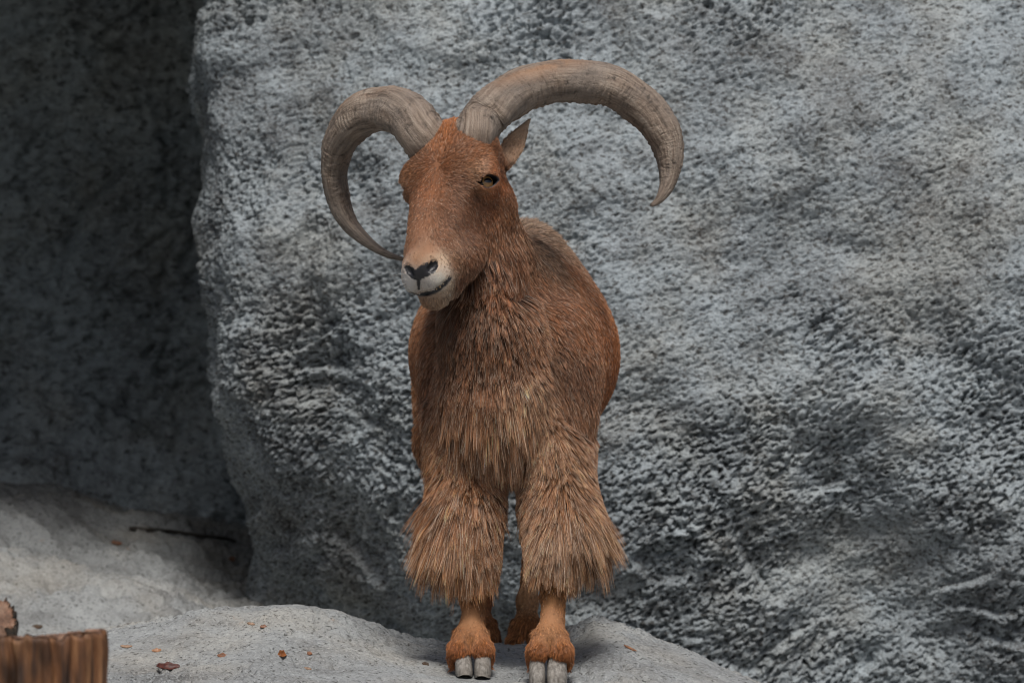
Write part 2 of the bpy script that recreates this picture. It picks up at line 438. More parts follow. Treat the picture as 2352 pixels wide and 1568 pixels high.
def field(P):
    """trilinear distance and gradient at points P"""
    out = []
    g = (GX, GY, GZ); idx = []; fr = []; st = []
    for d in range(3):
        i = np.clip(np.searchsorted(g[d], P[:, d]) - 1, 0, len(g[d]) - 2)
        h = g[d][i + 1] - g[d][i]; idx.append(i); fr.append(np.clip((P[:, d] - g[d][i]) / h, 0, 1)); st.append(h)
    c = {}
    for a in (0, 1):
        for b in (0, 1):
            for e in (0, 1): c[a, b, e] = FLD[idx[0] + a, idx[1] + b, idx[2] + e]
    x, y, z = fr
    l = lambda a, b, t: a + (b - a) * t
    v = l(l(l(c[0,0,0], c[1,0,0], x), l(c[0,1,0], c[1,1,0], x), y), l(l(c[0,0,1], c[1,0,1], x), l(c[0,1,1], c[1,1,1], x), y), z)
    gx = l(l(c[1,0,0] - c[0,0,0], c[1,1,0] - c[0,1,0], y), l(c[1,0,1] - c[0,0,1], c[1,1,1] - c[0,1,1], y), z) / st[0]
    gy = l(l(c[0,1,0] - c[0,0,0], c[1,1,0] - c[1,0,0], x), l(c[0,1,1] - c[0,0,1], c[1,1,1] - c[1,0,1], x), z) / st[1]
    gz = l(l(c[0,0,1] - c[0,0,0], c[1,0,1] - c[1,0,0], x), l(c[0,1,1] - c[0,1,0], c[1,1,1] - c[1,1,0], x), y) / st[2]
    n = np.stack([gx, gy, gz], 1)
    return v, n / (np.linalg.norm(n, axis=1, keepdims=True) + 1e-9)

# trunk
ell(W(1181, 815, 0.62), (0.231, 0.50, 0.222), k=0.06)
ell(W(1205, 700, 0.60), (0.105, 0.44, 0.175), k=0.09)                  # ridge of the back
ell(W(1183, 820, 0.35), (0.172, 0.24, 0.20), k=0.06)
ell(W(1195, 780, 1.02), (0.180, 0.27, 0.22), k=0.08)
# neck: nape and throat
chain([(Hd(0.0, -0.10, 0.04), 0.070), (W(1104, 470, 0.08), 0.058), (W(1128, 570, 0.15), 0.062), (W(1180, 650, 0.26), 0.09)], 0.05)
chain([(Hd(0.02, -0.16, 0.11), 0.070), (W(1112, 620, 0.02), 0.072), (W(1128, 760, 0.02), 0.082), (W(1140, 900, 0.05), 0.095)], 0.035)
ell(W(1143, 925, 0.10), (0.100, 0.10, 0.150), k=0.05)                   # brisket
cone(W(1168, 560, 0.06), W(1208, 810, 0.05), 0.024, 0.030, 0.022)        # fold down the neck
for sx, sh, el_, kn, ft in ((1, (1288, 870, 0.20), (1276, 1050, 0.09), (1272, 1290, 0.02), (1263, 1448, -0.035)),
                            (-1, (1066, 870, 0.23), (1070, 1050, 0.12), (1084, 1300, 0.08), (1081, 1445, 0.065))):
    ell(W(*sh), (0.070, 0.12, 0.16), k=0.05)
    chain([(W(*sh), 0.074), (W(*el_), 0.056)], 0.06)
    chain([(W(*el_), 0.056), (W((el_[0] + kn[0]) / 2, 1170, 0.09), 0.052), (W(*kn), 0.032), (W((kn[0] + ft[0]) / 2, 1370, kn[2]), 0.0175), (W(ft[0], ft[1], ft[2] + 0.01), 0.0215)], 0.022)
    F = W(*ft)
    # tendon at the back, fetlock, dewclaws, two pasterns
    cone(F + (0.012, 0.03, 0.16), F + (0.012, 0.035, 0.0), 0.013, 0.017, 0.02)
    ell(F + (0, 0.004, -0.012), (0.029, 0.030, 0.028), k=0.02)
    for s2 in (-1, 1):
        cone(F + (s2 * 0.024, 0.05, -0.01), F + (s2 * 0.030, 0.062, -0.035), 0.012, 0.008, 0.012)
        chain([(F + (s2 * 0.016, 0.0, -0.016), 0.021), (F + (s2 * 0.022, -0.018, -0.038), 0.0215)], 0.010)
        ell(F + (s2 * 0.038, 0.006, -0.050), (0.009, 0.022, 0.026), k=0.012)
    cone(F + (0, -0.055, -0.045), F + (0, -0.055, -0.10), 0.003, 0.006, 0.006, carve=True)
cone(W(1056, 1090, 0.10), W(1048, 1245, 0.085), 0.038, 0.062, k=0.03)               # leg wool
cone(W(1288, 1080, 0.07), W(1308, 1228, 0.045), 0.038, 0.066, k=0.03)
# hind legs
for hx, hy, dx in ((1211, 0.80, 1), (1104, 0.84, -1)):
    F = W(hx, 1432, hy)
    chain([(np.array([F[0] + dx * 0.05, 1.02, 0.60]), 0.11), (np.array([F[0] + dx * 0.06, 0.86, 0.47]), 0.085), (np.array([F[0] + dx * 0.05, 1.03, 0.34]), 0.040),
           (np.array([F[0] + dx * 0.02, 0.97, 0.25]), 0.027), (F + (0, 0.03, 0.05), 0.019), (F, 0.022)], 0.028)
    ell(F + (0, 0.004, -0.012), (0.033, 0.034, 0.032), k=0.02)
    for s2 in (-1, 1):
        cone(F + (s2 * 0.026, 0.045, 0.0), F + (s2 * 0.040, 0.06, -0.035), 0.011, 0.006, 0.012)
        chain([(F + (s2 * 0.015, 0.0, -0.018), 0.021), (F + (s2 * 0.021, -0.016, -0.038), 0.021)], 0.010)
        ell(F + (s2 * 0.034, 0.01, -0.045), (0.009, 0.020, 0.022), k=0.012)
cone(W(1195, 640, 1.22), W(1195, 800, 1.30), 0.035, 0.022, 0.03)       # tail root

# head
def hit(px, py, y0=-0.42, y1=0.9):
    """first point of the field surface that lies at px, py"""
    ys = np.arange(y0, y1, 0.0015); P = CAM + ray(px, py)[None] * (8.0 + ys)[:, None]
    v, n = field(P); k = np.argmax(v < 0)
    if v[k] >= 0: return np.array([0.0, 9.0, 0.0]), n[k]
    return P[k], n[k]
hell((0, -0.078, 0.055), (0.086, 0.085, 0.100), 0.03)
hell((0, -0.050, 0.085), (0.088, 0.052, 0.075), 0.03)                   # forehead
for s in (-1, 1):
    hcone((s * 0.022, -0.056, 0.10), (s * 0.006, -0.058, 0.305), 0.056, 0.041, 0.02)
    hcone((s * 0.040, -0.085, 0.10), (s * 0.018, -0.086, 0.30), 0.050, 0.036, 0.03)
    hell((s * 0.080, -0.045, 0.095), (0.024, 0.026, 0.034), 0.035)
    hcone((s * 0.044, -0.150, 0.10), (s * 0.018, -0.112, 0.305), 0.050, 0.030, 0.03)
    hell((s * 0.024, -0.064, 0.335), (0.027, 0.032, 0.030), 0.016)
    hell((s * 0.020, -0.028, 0.318), (0.016, 0.014, 0.020), 0.014)      # rim over the nostril
hell((0, -0.050, 0.005), (0.080, 0.045, 0.040), 0.03)                    # pedicles
hell((0.060, -0.094, 0.262), (0.032, 0.034, 0.040), 0.03)              # full left cheek
hell((-0.048, -0.095, 0.255), (0.026, 0.030, 0.034), 0.03)
hell((0, -0.048, 0.328), (0.040, 0.034, 0.028), 0.016)                  # nose
hell((0, -0.106, 0.342), (0.034, 0.026, 0.034), 0.012)                  # chin and lower lip
# mouth, nostrils and the groove under the nose
def groove(pts, inset, k=0.004):
    q = []
    for px, py, r in pts:
        p, n = hit(px, py)
        if p[1] < 1: q.append((p - n * (r * inset), r))
    for (a, ra), (b, rb) in zip(q[:-1], q[1:]): cone(a, b, ra, rb, k, carve=True)
MOUTH = [(934, 667, 0.0028), (945, 672, 0.003), (959, 676, 0.0035), (978, 675, 0.0042), (995, 670, 0.0050), (1010, 662, 0.0062), (1022, 652, 0.0060), (1032, 638, 0.003)]
groove(MOUTH, 0.3)
groove([(988, 618, 0.006), (996, 610, 0.0075), (1001, 604, 0.006)], 0.2, 0.006)
groove([(934, 613, 0.0045), (940, 621, 0.005), (946, 630, 0.004)], 0.2, 0.006)
groove([(959, 640, 0.0030), (961, 652, 0.0025), (963, 668, 0.0022)], 0.2)
# hollow under the eye
hell((0.092, -0.066, 0.168), (0.014, 0.022, 0.032), 0.03, carve=True)
hell((-0.092, -0.066, 0.168), (0.014, 0.022, 0.032), 0.03, carve=True)
# eyes: socket, lids
EYES = []
EYE_R = 0.0215
for s in (-1, 1):
    ec = Hpx(1110, 424, -0.064)
    if s == -1:
        q = to_head(ec[None])[0]; ec = Hd(-q[0], q[1], q[2])
    out = s * HR * 0.80 + HN * 0.50 + HM * 0.10; out /= np.linalg.norm(out)
    la = -HM * 0.42 - HN * 0.62 + s * HR * 0.5; la -= out * (la @ out); la /= np.linalg.norm(la)   # from the inner to the outer corner
    lb = np.cross(out, la); lb = lb if lb @ HM < 0 else -lb                                     # upwards
    EYES.append((ec, out, la, lb))
    ell(ec, (0.0282,) * 3, k=0.018)
    S, X, Y, Z = sub(ec - 0.045, ec + 0.045)
    x, y, z = X - ec[0], Y - ec[1], Z - ec[2]
    a = la[0] * x + la[1] * y + la[2] * z; b = lb[0] * x + lb[1] * y + lb[2] * z; c = out[0] * x + out[1] * y + out[2] * z
    a0 = a + 0.005; hw = 0.0275
    tt = np.clip(a0 / hw, -1, 1)
    up_ = 0.0115 * (1 - np.abs(tt) ** 2.2); dn = 0.0130 * (1 - np.abs(tt) ** 1.8)
    mid = 0.10 * a0
    op = np.maximum(np.maximum(b - mid - up_, mid - dn - b), np.abs(a0) - hw)
    slot = np.maximum(op, -c)                    # almond prism outwards
    ball = np.sqrt(x * x + y * y + z * z) - (EYE_R + 0.0006)
    smax_sub(S, np.minimum(slot, ball).astype(np.float32), 0.002)
# ears
def ear(base, tip, w, t, nrm, cup):
    base, tip = np.asarray(base), np.asarray(tip)
    e = tip - base; L = np.linalg.norm(e); e = e / L
    nrm = nrm - e * (nrm @ e); nrm = nrm / np.linalg.norm(nrm); wd_ = np.cross(nrm, e)
    S, X, Y, Z = sub(np.minimum(base, tip) - 0.05, np.maximum(base, tip) + 0.05)
    x, y, z = X - base[0], Y - base[1], Z - base[2]
    s = (e[0] * x + e[1] * y + e[2] * z) / L
    u = wd_[0] * x + wd_[1] * y + wd_[2] * z; v = nrm[0] * x + nrm[1] * y + nrm[2] * z
    sc = np.clip(s, 0, 1)
    Wd = w * np.interp(sc, [0, 0.2, 0.45, 0.7, 0.88, 1.0], [0.62, 0.9, 1.0, 0.66, 0.30, 0.12])
    Td = t * np.interp(sc, [0, 0.25, 0.6, 1.0], [2.6, 1.2, 1.0, 0.7])
    v = v - cup * u * u
    q = np.sqrt((u / Wd) ** 2 + (v / Td) ** 2)
    d = (q - 1) * np.minimum(Wd, Td)
    over = (np.abs(s - 0.5) - 0.5) * L
    smin(S, np.maximum(d, over).astype(np.float32) * 0.8, 0.008)
ear(W(1146, 386, 0.02), W(1216, 275, 0.075), 0.0235, 0.0068, np.array([0.25, -1, 0.1]), 9.0)
ear(Hd(-0.075, -0.115, 0.045), Hd(-0.125, -0.235, 0.03), 0.0265, 0.0068, np.array([-1, -0.3, 0.2]), 9.0)

def surface_nets(F):
    S = F < 0
    nx, ny, nz = F.shape
    c = S[:-1, :-1, :-1]
    cnt = np.zeros(c.shape, np.uint8)
    for dx in (0, 1):
        for dy in (0, 1):
            for dz in (0, 1):
                cnt += S[dx:nx - 1 + dx, dy:ny - 1 + dy, dz:nz - 1 + dz]
    act = np.argwhere((cnt > 0) & (cnt < 8))
    i, j, k = act.T
    ID = np.full(c.shape, -1, np.int32); ID[i, j, k] = np.arange(len(act))
    corner = {}
    for dx in (0, 1):
        for dy in (0, 1):
            for dz in (0, 1): corner[dx, dy, dz] = F[i + dx, j + dy, k + dz]
    acc = np.zeros((len(act), 3)); num = np.zeros(len(act))
    for ax in range(3):
        for u in (0, 1):
            for v in (0, 1):
                p0 = [0, 0, 0]; p0[(ax + 1) % 3] = u; p0[(ax + 2) % 3] = v; p1 = list(p0); p1[ax] = 1
                a, b = corner[tuple(p0)], corner[tuple(p1)]
                m = (a < 0) != (b < 0)
                t = np.where(m, a / np.where(m, a - b, 1), 0)
                for d in range(3): acc[:, d] += m * (p0[d] + (t if d == ax else 0))
                num += m
    loc = acc / num[:, None]
    V = np.stack([GX[i] + loc[:, 0] * (GX[i + 1] - GX[i]), GY[j] + loc[:, 1] * (GY[j + 1] - GY[j]), GZ[k] + loc[:, 2] * (GZ[k + 1] - GZ[k])], 1)
    faces = []
    for ax in range(3):
        sl0 = [slice(1, -1)] * 3; sl0[ax] = slice(0, -1); sl1 = list(sl0); sl1[ax] = slice(1, None)
        a, b = S[tuple(sl0)], S[tuple(sl1)]
        e = np.argwhere(a != b)
        off = np.array([1, 1, 1]); off[ax] = 0
        base = e + off
        inside = a[tuple(e.T)]
        u, v = (ax + 1) % 3, (ax + 2) % 3
        q = []
        for du, dv in ((1, 1), (0, 1), (0, 0), (1, 0)):
            cc = base.copy(); cc[:, u] -= du; cc[:, v] -= dv
            q.append(ID[tuple(cc.T)])
        q = np.stack(q, 1)
        q[~inside] = q[~inside][:, ::-1]
        faces.append(q)
    return V, np.vstack(faces)
BV, BF = surface_nets(FLD)
print('body', len(BV), len(BF), round(time.time() - T0, 1))

# ------------------------------------------------------------------ the sheep's root and coat colours
SHEEP = bpy.data.objects.new('barbary_sheep', None)
COL.objects.link(SHEEP)
SHEEP.empty_display_size = 0.2
tag(SHEEP, 'rust brown ram with big curved horns and shaggy forelegs standing on rock', 'sheep')

# px, py, colour as the coat shows it (sRGB)
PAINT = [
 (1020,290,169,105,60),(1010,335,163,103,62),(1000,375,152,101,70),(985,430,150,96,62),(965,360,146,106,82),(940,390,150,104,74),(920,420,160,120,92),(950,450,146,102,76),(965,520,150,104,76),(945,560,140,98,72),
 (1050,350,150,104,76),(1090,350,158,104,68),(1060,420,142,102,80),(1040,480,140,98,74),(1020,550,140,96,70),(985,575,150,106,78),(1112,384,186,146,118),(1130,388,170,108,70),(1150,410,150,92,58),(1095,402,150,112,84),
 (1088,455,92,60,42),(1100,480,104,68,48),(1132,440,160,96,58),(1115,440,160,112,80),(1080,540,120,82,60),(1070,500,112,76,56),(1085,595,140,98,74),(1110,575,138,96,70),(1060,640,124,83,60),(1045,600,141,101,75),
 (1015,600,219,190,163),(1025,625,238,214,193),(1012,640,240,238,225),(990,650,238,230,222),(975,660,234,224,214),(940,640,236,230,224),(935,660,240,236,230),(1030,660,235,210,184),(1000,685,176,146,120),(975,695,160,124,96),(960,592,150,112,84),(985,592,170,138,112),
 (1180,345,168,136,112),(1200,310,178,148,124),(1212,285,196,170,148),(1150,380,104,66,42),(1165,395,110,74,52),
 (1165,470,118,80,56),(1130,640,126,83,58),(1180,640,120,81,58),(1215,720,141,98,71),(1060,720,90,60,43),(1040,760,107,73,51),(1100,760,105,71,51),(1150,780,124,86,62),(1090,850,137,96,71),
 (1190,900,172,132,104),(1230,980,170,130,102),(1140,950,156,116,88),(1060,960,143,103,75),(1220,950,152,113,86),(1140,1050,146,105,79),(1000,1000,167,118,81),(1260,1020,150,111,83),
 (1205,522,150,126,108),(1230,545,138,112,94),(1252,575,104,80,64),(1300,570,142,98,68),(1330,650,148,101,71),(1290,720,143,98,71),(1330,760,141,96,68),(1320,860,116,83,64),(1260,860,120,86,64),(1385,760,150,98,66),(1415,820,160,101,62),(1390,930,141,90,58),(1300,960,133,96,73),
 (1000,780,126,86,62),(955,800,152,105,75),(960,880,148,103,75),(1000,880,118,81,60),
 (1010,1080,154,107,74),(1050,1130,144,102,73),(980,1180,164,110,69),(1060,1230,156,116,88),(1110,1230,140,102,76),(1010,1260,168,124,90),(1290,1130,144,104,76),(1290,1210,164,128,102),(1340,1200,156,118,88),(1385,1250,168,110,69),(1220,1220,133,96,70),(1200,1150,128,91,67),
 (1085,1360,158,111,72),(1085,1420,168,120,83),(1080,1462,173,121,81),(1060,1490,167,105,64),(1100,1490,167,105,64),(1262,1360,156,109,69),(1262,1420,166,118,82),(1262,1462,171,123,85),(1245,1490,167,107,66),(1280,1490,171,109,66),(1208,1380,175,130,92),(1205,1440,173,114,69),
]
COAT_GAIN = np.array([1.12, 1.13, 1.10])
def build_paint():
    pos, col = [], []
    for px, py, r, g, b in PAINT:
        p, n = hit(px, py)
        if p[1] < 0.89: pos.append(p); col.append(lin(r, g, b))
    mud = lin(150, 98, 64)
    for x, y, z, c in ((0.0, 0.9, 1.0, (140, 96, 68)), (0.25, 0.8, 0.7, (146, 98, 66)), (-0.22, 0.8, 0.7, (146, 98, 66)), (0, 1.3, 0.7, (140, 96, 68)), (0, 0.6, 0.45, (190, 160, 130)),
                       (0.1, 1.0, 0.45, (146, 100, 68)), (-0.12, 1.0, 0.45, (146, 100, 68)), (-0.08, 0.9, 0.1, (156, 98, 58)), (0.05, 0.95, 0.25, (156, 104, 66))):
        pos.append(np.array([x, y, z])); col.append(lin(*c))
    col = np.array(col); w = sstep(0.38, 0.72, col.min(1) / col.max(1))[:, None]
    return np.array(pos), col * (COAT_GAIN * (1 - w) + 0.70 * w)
PP, PC = build_paint()
def shepard(P, pos, val, power=4.0, eps=1e-4):
    out = np.zeros((len(P), val.shape[1]), np.float32)
    for a in range(0, len(P), 60000):
        d = ((P[a:a + 60000, None, :] - pos[None]) ** 2).sum(-1) + eps
        w = 1.0 / d ** (power / 2)
        out[a:a + 60000] = (w @ val) / w.sum(1, keepdims=True)
    return out
def project(P):
    D = P[:, 1] + 8.0
    return 1176 + P[:, 0] / D * 8960, 784 - (P[:, 2] - 0.70) / D * 8960
def in_poly(x, y, poly):
    c = np.zeros(len(x), bool); n = len(poly)
    for i in range(n):
        x1, y1 = poly[i]; x2, y2 = poly[i - 1]
        c ^= ((y1 > y) != (y2 > y)) & (x < (x2 - x1) * (y - y1) / (y2 - y1 + 1e-12) + x1)
    return c
NOSE = [(927, 611), (935, 605), (945, 609), (953, 618), (960, 615), (968, 607), (980, 602), (991, 598), (999, 595), (1006, 601), (1006, 614), (998, 625), (985, 634), (971, 640), (966, 644), (964, 666), (960, 666), (956, 644), (944, 639), (935, 629)]
MOUTH_P = np.array([p for p in (hit(px, py)[0] for px, py, r in MOUTH) if p[1] < 1])
def seg_dist(P, Q):
    best = np.full(len(P), 9.0)
    for a, b in zip(Q[:-1], Q[1:]):
        ab = b - a; h = np.clip((P - a) @ ab / (ab @ ab), 0, 1)
        best = np.minimum(best, np.linalg.norm(P - a - h[:, None] * ab, axis=1))
    return best
def coat_colour(P):
    """albedo of the coat and a mask of bare dark skin (nose, lips, eye rims)"""
    c = shepard(P, PP, PC, 4.0, 2.5e-4)
    hl = to_head(P)
    bare = np.zeros(len(P))
    m = (hl[:, 2] > 0.27) & (hl[:, 1] > -0.10) & (P[:, 1] < 0.0)
    px, py = project(P)
    nose = m & in_poly(px, py, NOSE)
    bare[nose] = 1
    bare = np.maximum(bare, (hl[:, 2] > 0.25) * sstep(0.0068, 0.0042, seg_dist(P, MOUTH_P)))
    for ec, out, la, lb in EYES:
        q = P - ec; r = np.linalg.norm(q, axis=1); a = q @ la + 0.005; b = q @ lb
        t = np.clip(np.abs(a) / 0.0275, 0, 1)
        op = np.maximum(np.maximum(b - 0.1 * a - 0.0115 * (1 - t ** 2.2), 0.1 * a - 0.0130 * (1 - t ** 1.8) - b), np.abs(a) - 0.0275)
        bare = np.maximum(bare, (r < 0.036) * (q @ out > 0) * sstep(0.0042, 0.0022, op))
    return c, bare
# px, py, dx, dy (comb direction in the picture), length mm, lift 0-1
COMB = [
 (1290,935,.35,.95,28,.2),(1315,1010,0.2,1,36,0.2),(1265,930,.4,.95,44,.2),(1300,975,.3,1,40,.22),
 (1025,290,-.1,-1,12,0.40),(1010,315,0,-1,12,0.35),(1005,350,-.1,-.9,11,0.30),(1040,320,.3,-1,11,0.30),(965,345,-.6,-.5,11,0.22),(1080,345,.7,-.6,12,0.30),(995,395,-0.05,0.5,8,0.27),(960,385,-1,-.1,9,0.24),(930,410,-1,.15,9,0.22),(1055,395,1,0,9,0.32),(1030,370,.7,-.4,10,0.36),(980,365,-.6,-.5,10,0.27),
 (985,450,0,.8,8,0.19),(950,470,-.6,.8,8,0.19),(1030,470,.7,.7,8,0.25),(960,540,-.2,1,7,0.17),(1010,540,.6,.8,8,0.22),(940,570,-.4,1,6,0.17),(970,585,0,1,5,0.15),(1060,520,.6,.8,9,0.25),(1090,470,.6,.8,9,0.25),(1110,385,.8,-.2,7,0.25),(1140,400,.6,.6,6,0.20),
 (1125,440,.3,1,7,0.20),(1085,595,.5,.9,12,0.30),(1110,560,.4,1,14,0.30),(1050,610,.5,.8,9,0.25),(1020,610,.6,.4,4,0.20),(1010,640,.2,1,4,0.25),(985,655,.1,1,4,0.19),(945,650,-.2,1,4,0.19),(985,695,.1,1,9,0.22),(1030,665,.4,.9,9,0.30),(1065,650,.3,1,18,0.30),
 (1180,350,.5,-.8,7,0.20),(1205,300,.5,-.9,6,0.25),(1155,385,.5,-.5,13,0.40),
 (1165,440,.2,1,11,0.22),(1150,520,.15,1,17,0.25),(1175,560,.2,1,20,0.25),(1130,620,.05,1,55,0.15),(1180,660,0.15,1,36,0.15),(1215,740,.15,1,55,0.15),(1100,700,0,1,64,0.15),(1050,730,-.1,1,72,0.15),(1020,760,-.1,1,64,0.15),(1120,800,.05,1,74,0.15),(1180,820,.2,1,55,0.15),
 (1075,860,-.2,1,83,0.20),(1140,880,.1,1,81,0.20),(1035,920,-.45,.9,101,0.20),(1010,960,-.6,.8,106,0.20),(1090,960,-.1,1,119,0.20),(1150,970,.1,1,125,0.20),(1210,940,.35,.95,106,0.20),(1250,980,.45,.9,101,0.20),(1120,1060,0,1,62,0.16),(1180,1060,.05,1,62,0.16),(1300,1000,.35,.95,55,0.32),
 (1205,522,0.3,-0.9,26,0.55),(1230,545,0.5,-0.2,18,0.4),(1250,570,0.4,0.9,15,0.25),(1245,600,0.5,0.8,16,0.24),(1280,600,.85,.5,17,0.21),(1330,640,.75,.65,17,0.21),(1280,690,.8,.6,17,0.21),(1330,740,.6,.8,17,0.21),(1250,800,.45,.9,24,0.34),(1310,820,.35,.95,17,0.22),(1370,760,.2,1,14,0.19),(1380,850,.1,1,13,0.17),
 (1415,820,.1,1,12,0.17),(1400,900,-.2,1,12,0.17),(1375,970,-.3,1,13,0.17),(1320,900,.2,1,16,0.21),(1320,955,0.1,1,22,0.2),(1265,880,.3,.95,24,0.30),
 (1000,780,-.3,.9,18,0.22),(955,780,-.1,1,13,0.18),(945,850,0,1,12,0.17),(965,920,.15,1,13,0.18),(1000,860,-.1,1,22,0.22),(985,960,-.2,1,30,0.35),
 (1015,1040,-0.4,0.9,56,0.3),(1040,1090,-.2,1,71,0.24),(1085,1110,-0.05,1,40,0.1),(1015,1130,-0.8,0.55,112,0.44),(1020,1200,-0.3,1,95,0.36),(1070,1200,0,1,97,0.30),(1102,1200,0.1,1,74,0.14),(1000,1260,-0.35,0.95,88,0.36),(1060,1280,-.02,1,92,0.30),(1100,1270,0.15,1,82,0.2),
 (1305,1060,0.2,1,46,0.24),(1315,1120,0.5,0.9,86,0.34),(1280,1110,-.05,1,76,0.23),(1240,1120,-0.02,1,52,0.12),(1232,1190,-0.1,1,62,0.14),(1260,1190,-.12,1,90,0.30),(1310,1190,0.25,1,95,0.34),(1360,1190,0.5,0.9,88,0.38),(1250,1250,-0.15,1,82,0.34),(1300,1250,.05,1,83,0.30),(1355,1250,0.55,0.85,84,0.38),
 (1085,1345,0,1,16,0.30),(1085,1390,0,1,5,0.15),(1082,1430,0,1,5,0.15),(1082,1462,0,1,6,0.16),(1055,1485,-.35,1,15,0.24),(1105,1485,.35,1,15,0.24),(1080,1485,.05,1,15,0.24),(1262,1330,0,1,14,0.30),(1262,1380,0,1,5,0.15),(1262,1430,0,1,5,0.15),(1262,1465,0,1,6,0.16),(1235,1495,-.35,1,15,0.24),(1290,1495,.35,1,15,0.24),(1262,1495,0,1,15,0.24),
 (1208,1360,0,1,6,0.20),(1205,1420,-.1,1,10,0.25),(1190,1445,-.4,1,22,0.40),(1218,1450,.1,1,18,0.30),
]
gp, gd, gv = [], [], []
for px, py, dx, dy, ln, lf in COMB:
    p, n = hit(px, py)
    if p[1] > 0.88: continue
    d = np.array([dx, 0, -dy]); d = d - n * (d @ n); d = d / (np.linalg.norm(d) + 1e-9)
    gp.append(p); gd.append(d); gv.append((ln, lf))
for x, y, z, d, ln, lf in ((0.24, 0.7, 0.75, (0, .7, -.7), 13, .22), (-0.22, 0.7, 0.75, (0, .7, -.7), 13, .22), (0, 0.7, 1.0, (0, 1, -.1), 18, .3), (0, 1.0, 0.95, (0, 1, -.2), 16, .25), (0.2, 1.1, 0.7, (0, .4, -.9), 13, .2), (-0.2, 1.1, 0.7, (0, .4, -.9), 13, .2),
                           (0, 1.3, 0.7, (0, .2, -1), 24, .3), (0, 0.6, 0.48, (0, .6, -.4), 18, .3), (0.05, 1.0, 0.3, (0, 0.2, -1), 9, .2), (-0.1, 1.0, 0.3, (0, 0.2, -1), 9, .2), (-0.08, 0.9, 0.1, (0, 0, -1), 8, .2), (0.05, 0.9, 0.1, (0, 0, -1), 8, .2),
                           (-0.1, 0.22, 0.30, (0, .5, -.8), 70, .4), (0.12, 0.20, 0.30, (0, .5, -.8), 70, .4), (-0.1, 0.1, 0.14, (0, .2, -1), 8, .2), (0.08, 0.02, 0.14, (0, .2, -1), 8, .2)):
    gp.append(np.array([x, y, z])); gd.append(np.array(d, float)); gv.append((ln, lf))
gp = np.array(gp); gd = np.array(gd); gv = np.array(gv)

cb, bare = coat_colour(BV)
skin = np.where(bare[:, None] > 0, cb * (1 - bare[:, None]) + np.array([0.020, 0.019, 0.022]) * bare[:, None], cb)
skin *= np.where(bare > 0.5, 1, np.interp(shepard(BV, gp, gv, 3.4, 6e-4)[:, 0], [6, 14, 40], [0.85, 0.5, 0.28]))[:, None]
M = NT('skin'); at = M.n('ShaderNodeAttribute', attribute_name='coat')
M.l(at.outputs['Color'], M.b.inputs['Base Color'])
ba = M.n('ShaderNodeAttribute', attribute_name='bare')
rr = M.n('ShaderNodeMapRange'); M.l(ba.outputs['Fac'], rr.inputs[0]); rr.inputs[3].default_value = 0.85; rr.inputs[4].default_value = 0.38
M.l(rr.outputs[0], M.b.inputs['Roughness'])
M.l(M.bump(M.noise(M.pos(), 420, 3, 0.6), 0.35, 0.002), M.b.inputs['Normal'])
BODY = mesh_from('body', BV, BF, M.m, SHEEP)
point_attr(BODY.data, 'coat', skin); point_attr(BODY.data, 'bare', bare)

# ------------------------------------------------------------------ horns
def catmull(pts, n):
    pts = np.asarray(pts, float); m = len(pts)
    ext = np.vstack([2 * pts[0] - pts[1], pts, 2 * pts[-1] - pts[-2]])
    t = np.linspace(0, m - 1 - 1e-6, n); i = t.astype(int); f = (t - i)[:, None]
    a, b, c, d = ext[i], ext[i + 1], ext[i + 2], ext[i + 3]
    return 0.5 * ((2 * b) + (-a + c) * f + (2 * a - 5 * b + 4 * c - d) * f ** 2 + (-a + 3 * b - 3 * c + d) * f ** 3)
def horn_material():
    M = NT('horn_keratin')
    co = M.n('ShaderNodeAttribute', attribute_name='horn_uv').outputs['Vector']
    out = M.n('ShaderNodeAttribute', attribute_name='crest').outputs['Fac']
    def mp(sc):
        x = M.n('ShaderNodeMapping'); x.inputs['Scale'].default_value = sc; M.l(co, x.inputs[0]); return x.outputs[0]
    ringn = M.noise(mp((60, 3.2, 3.2)), 1.0, 6, 0.72)
    grain = M.noise(mp((14, 9, 9)), 1.0, 6, 0.7)
    patch = M.noise(mp((9, 1.2, 1.2)), 1.0, 4, 0.6)
    fine = M.noise(M.pos(), 330, 3, 0.6)
    c = M.ramp(grain, [(0.34, (0.10, 0.072, 0.053)), (0.48, (0.255, 0.19, 0.142)), (0.62, (0.38, 0.305, 0.24))])
    c = M.mix(M.ramp(patch, [(0.42, (0, 0, 0)), (0.60, (0.55,) * 3)]), c, (0.205, 0.175, 0.150))
    c = M.mix(M.ramp(ringn, [(0.32, (0.9,) * 3), (0.45, (0, 0, 0))]), c, (0.05, 0.038, 0.029))
    st = M.n('ShaderNodeMath', operation='MULTIPLY')
    M.l(M.ramp(out, [(0.55, (0, 0, 0)), (0.95, (1, 1, 1))]), st.inputs[0]); M.l(M.ramp(patch, [(0.42, (0.0,) * 3), (0.60, (0.65,) * 3)]), st.inputs[1])
    c = M.mix(st.outputs[0], c, (0.44, 0.235, 0.12))
    M.l(c, M.b.inputs['Base Color'])
    M.l(M.ramp(grain, [(0.3, (0.62,) * 3), (0.7, (0.46,) * 3)]), M.b.inputs['Roughness'])
    M.b.inputs['Specular IOR Level'].default_value = 0.4
    b1 = M.bump(ringn, 0.9, 0.009); b2 = M.bump(grain, 0.7, 0.005, b1)
    M.l(M.bump(fine, 0.2, 0.0015, b2), M.b.inputs['Normal'])
    return M.m
MAT_HORN = horn_material()
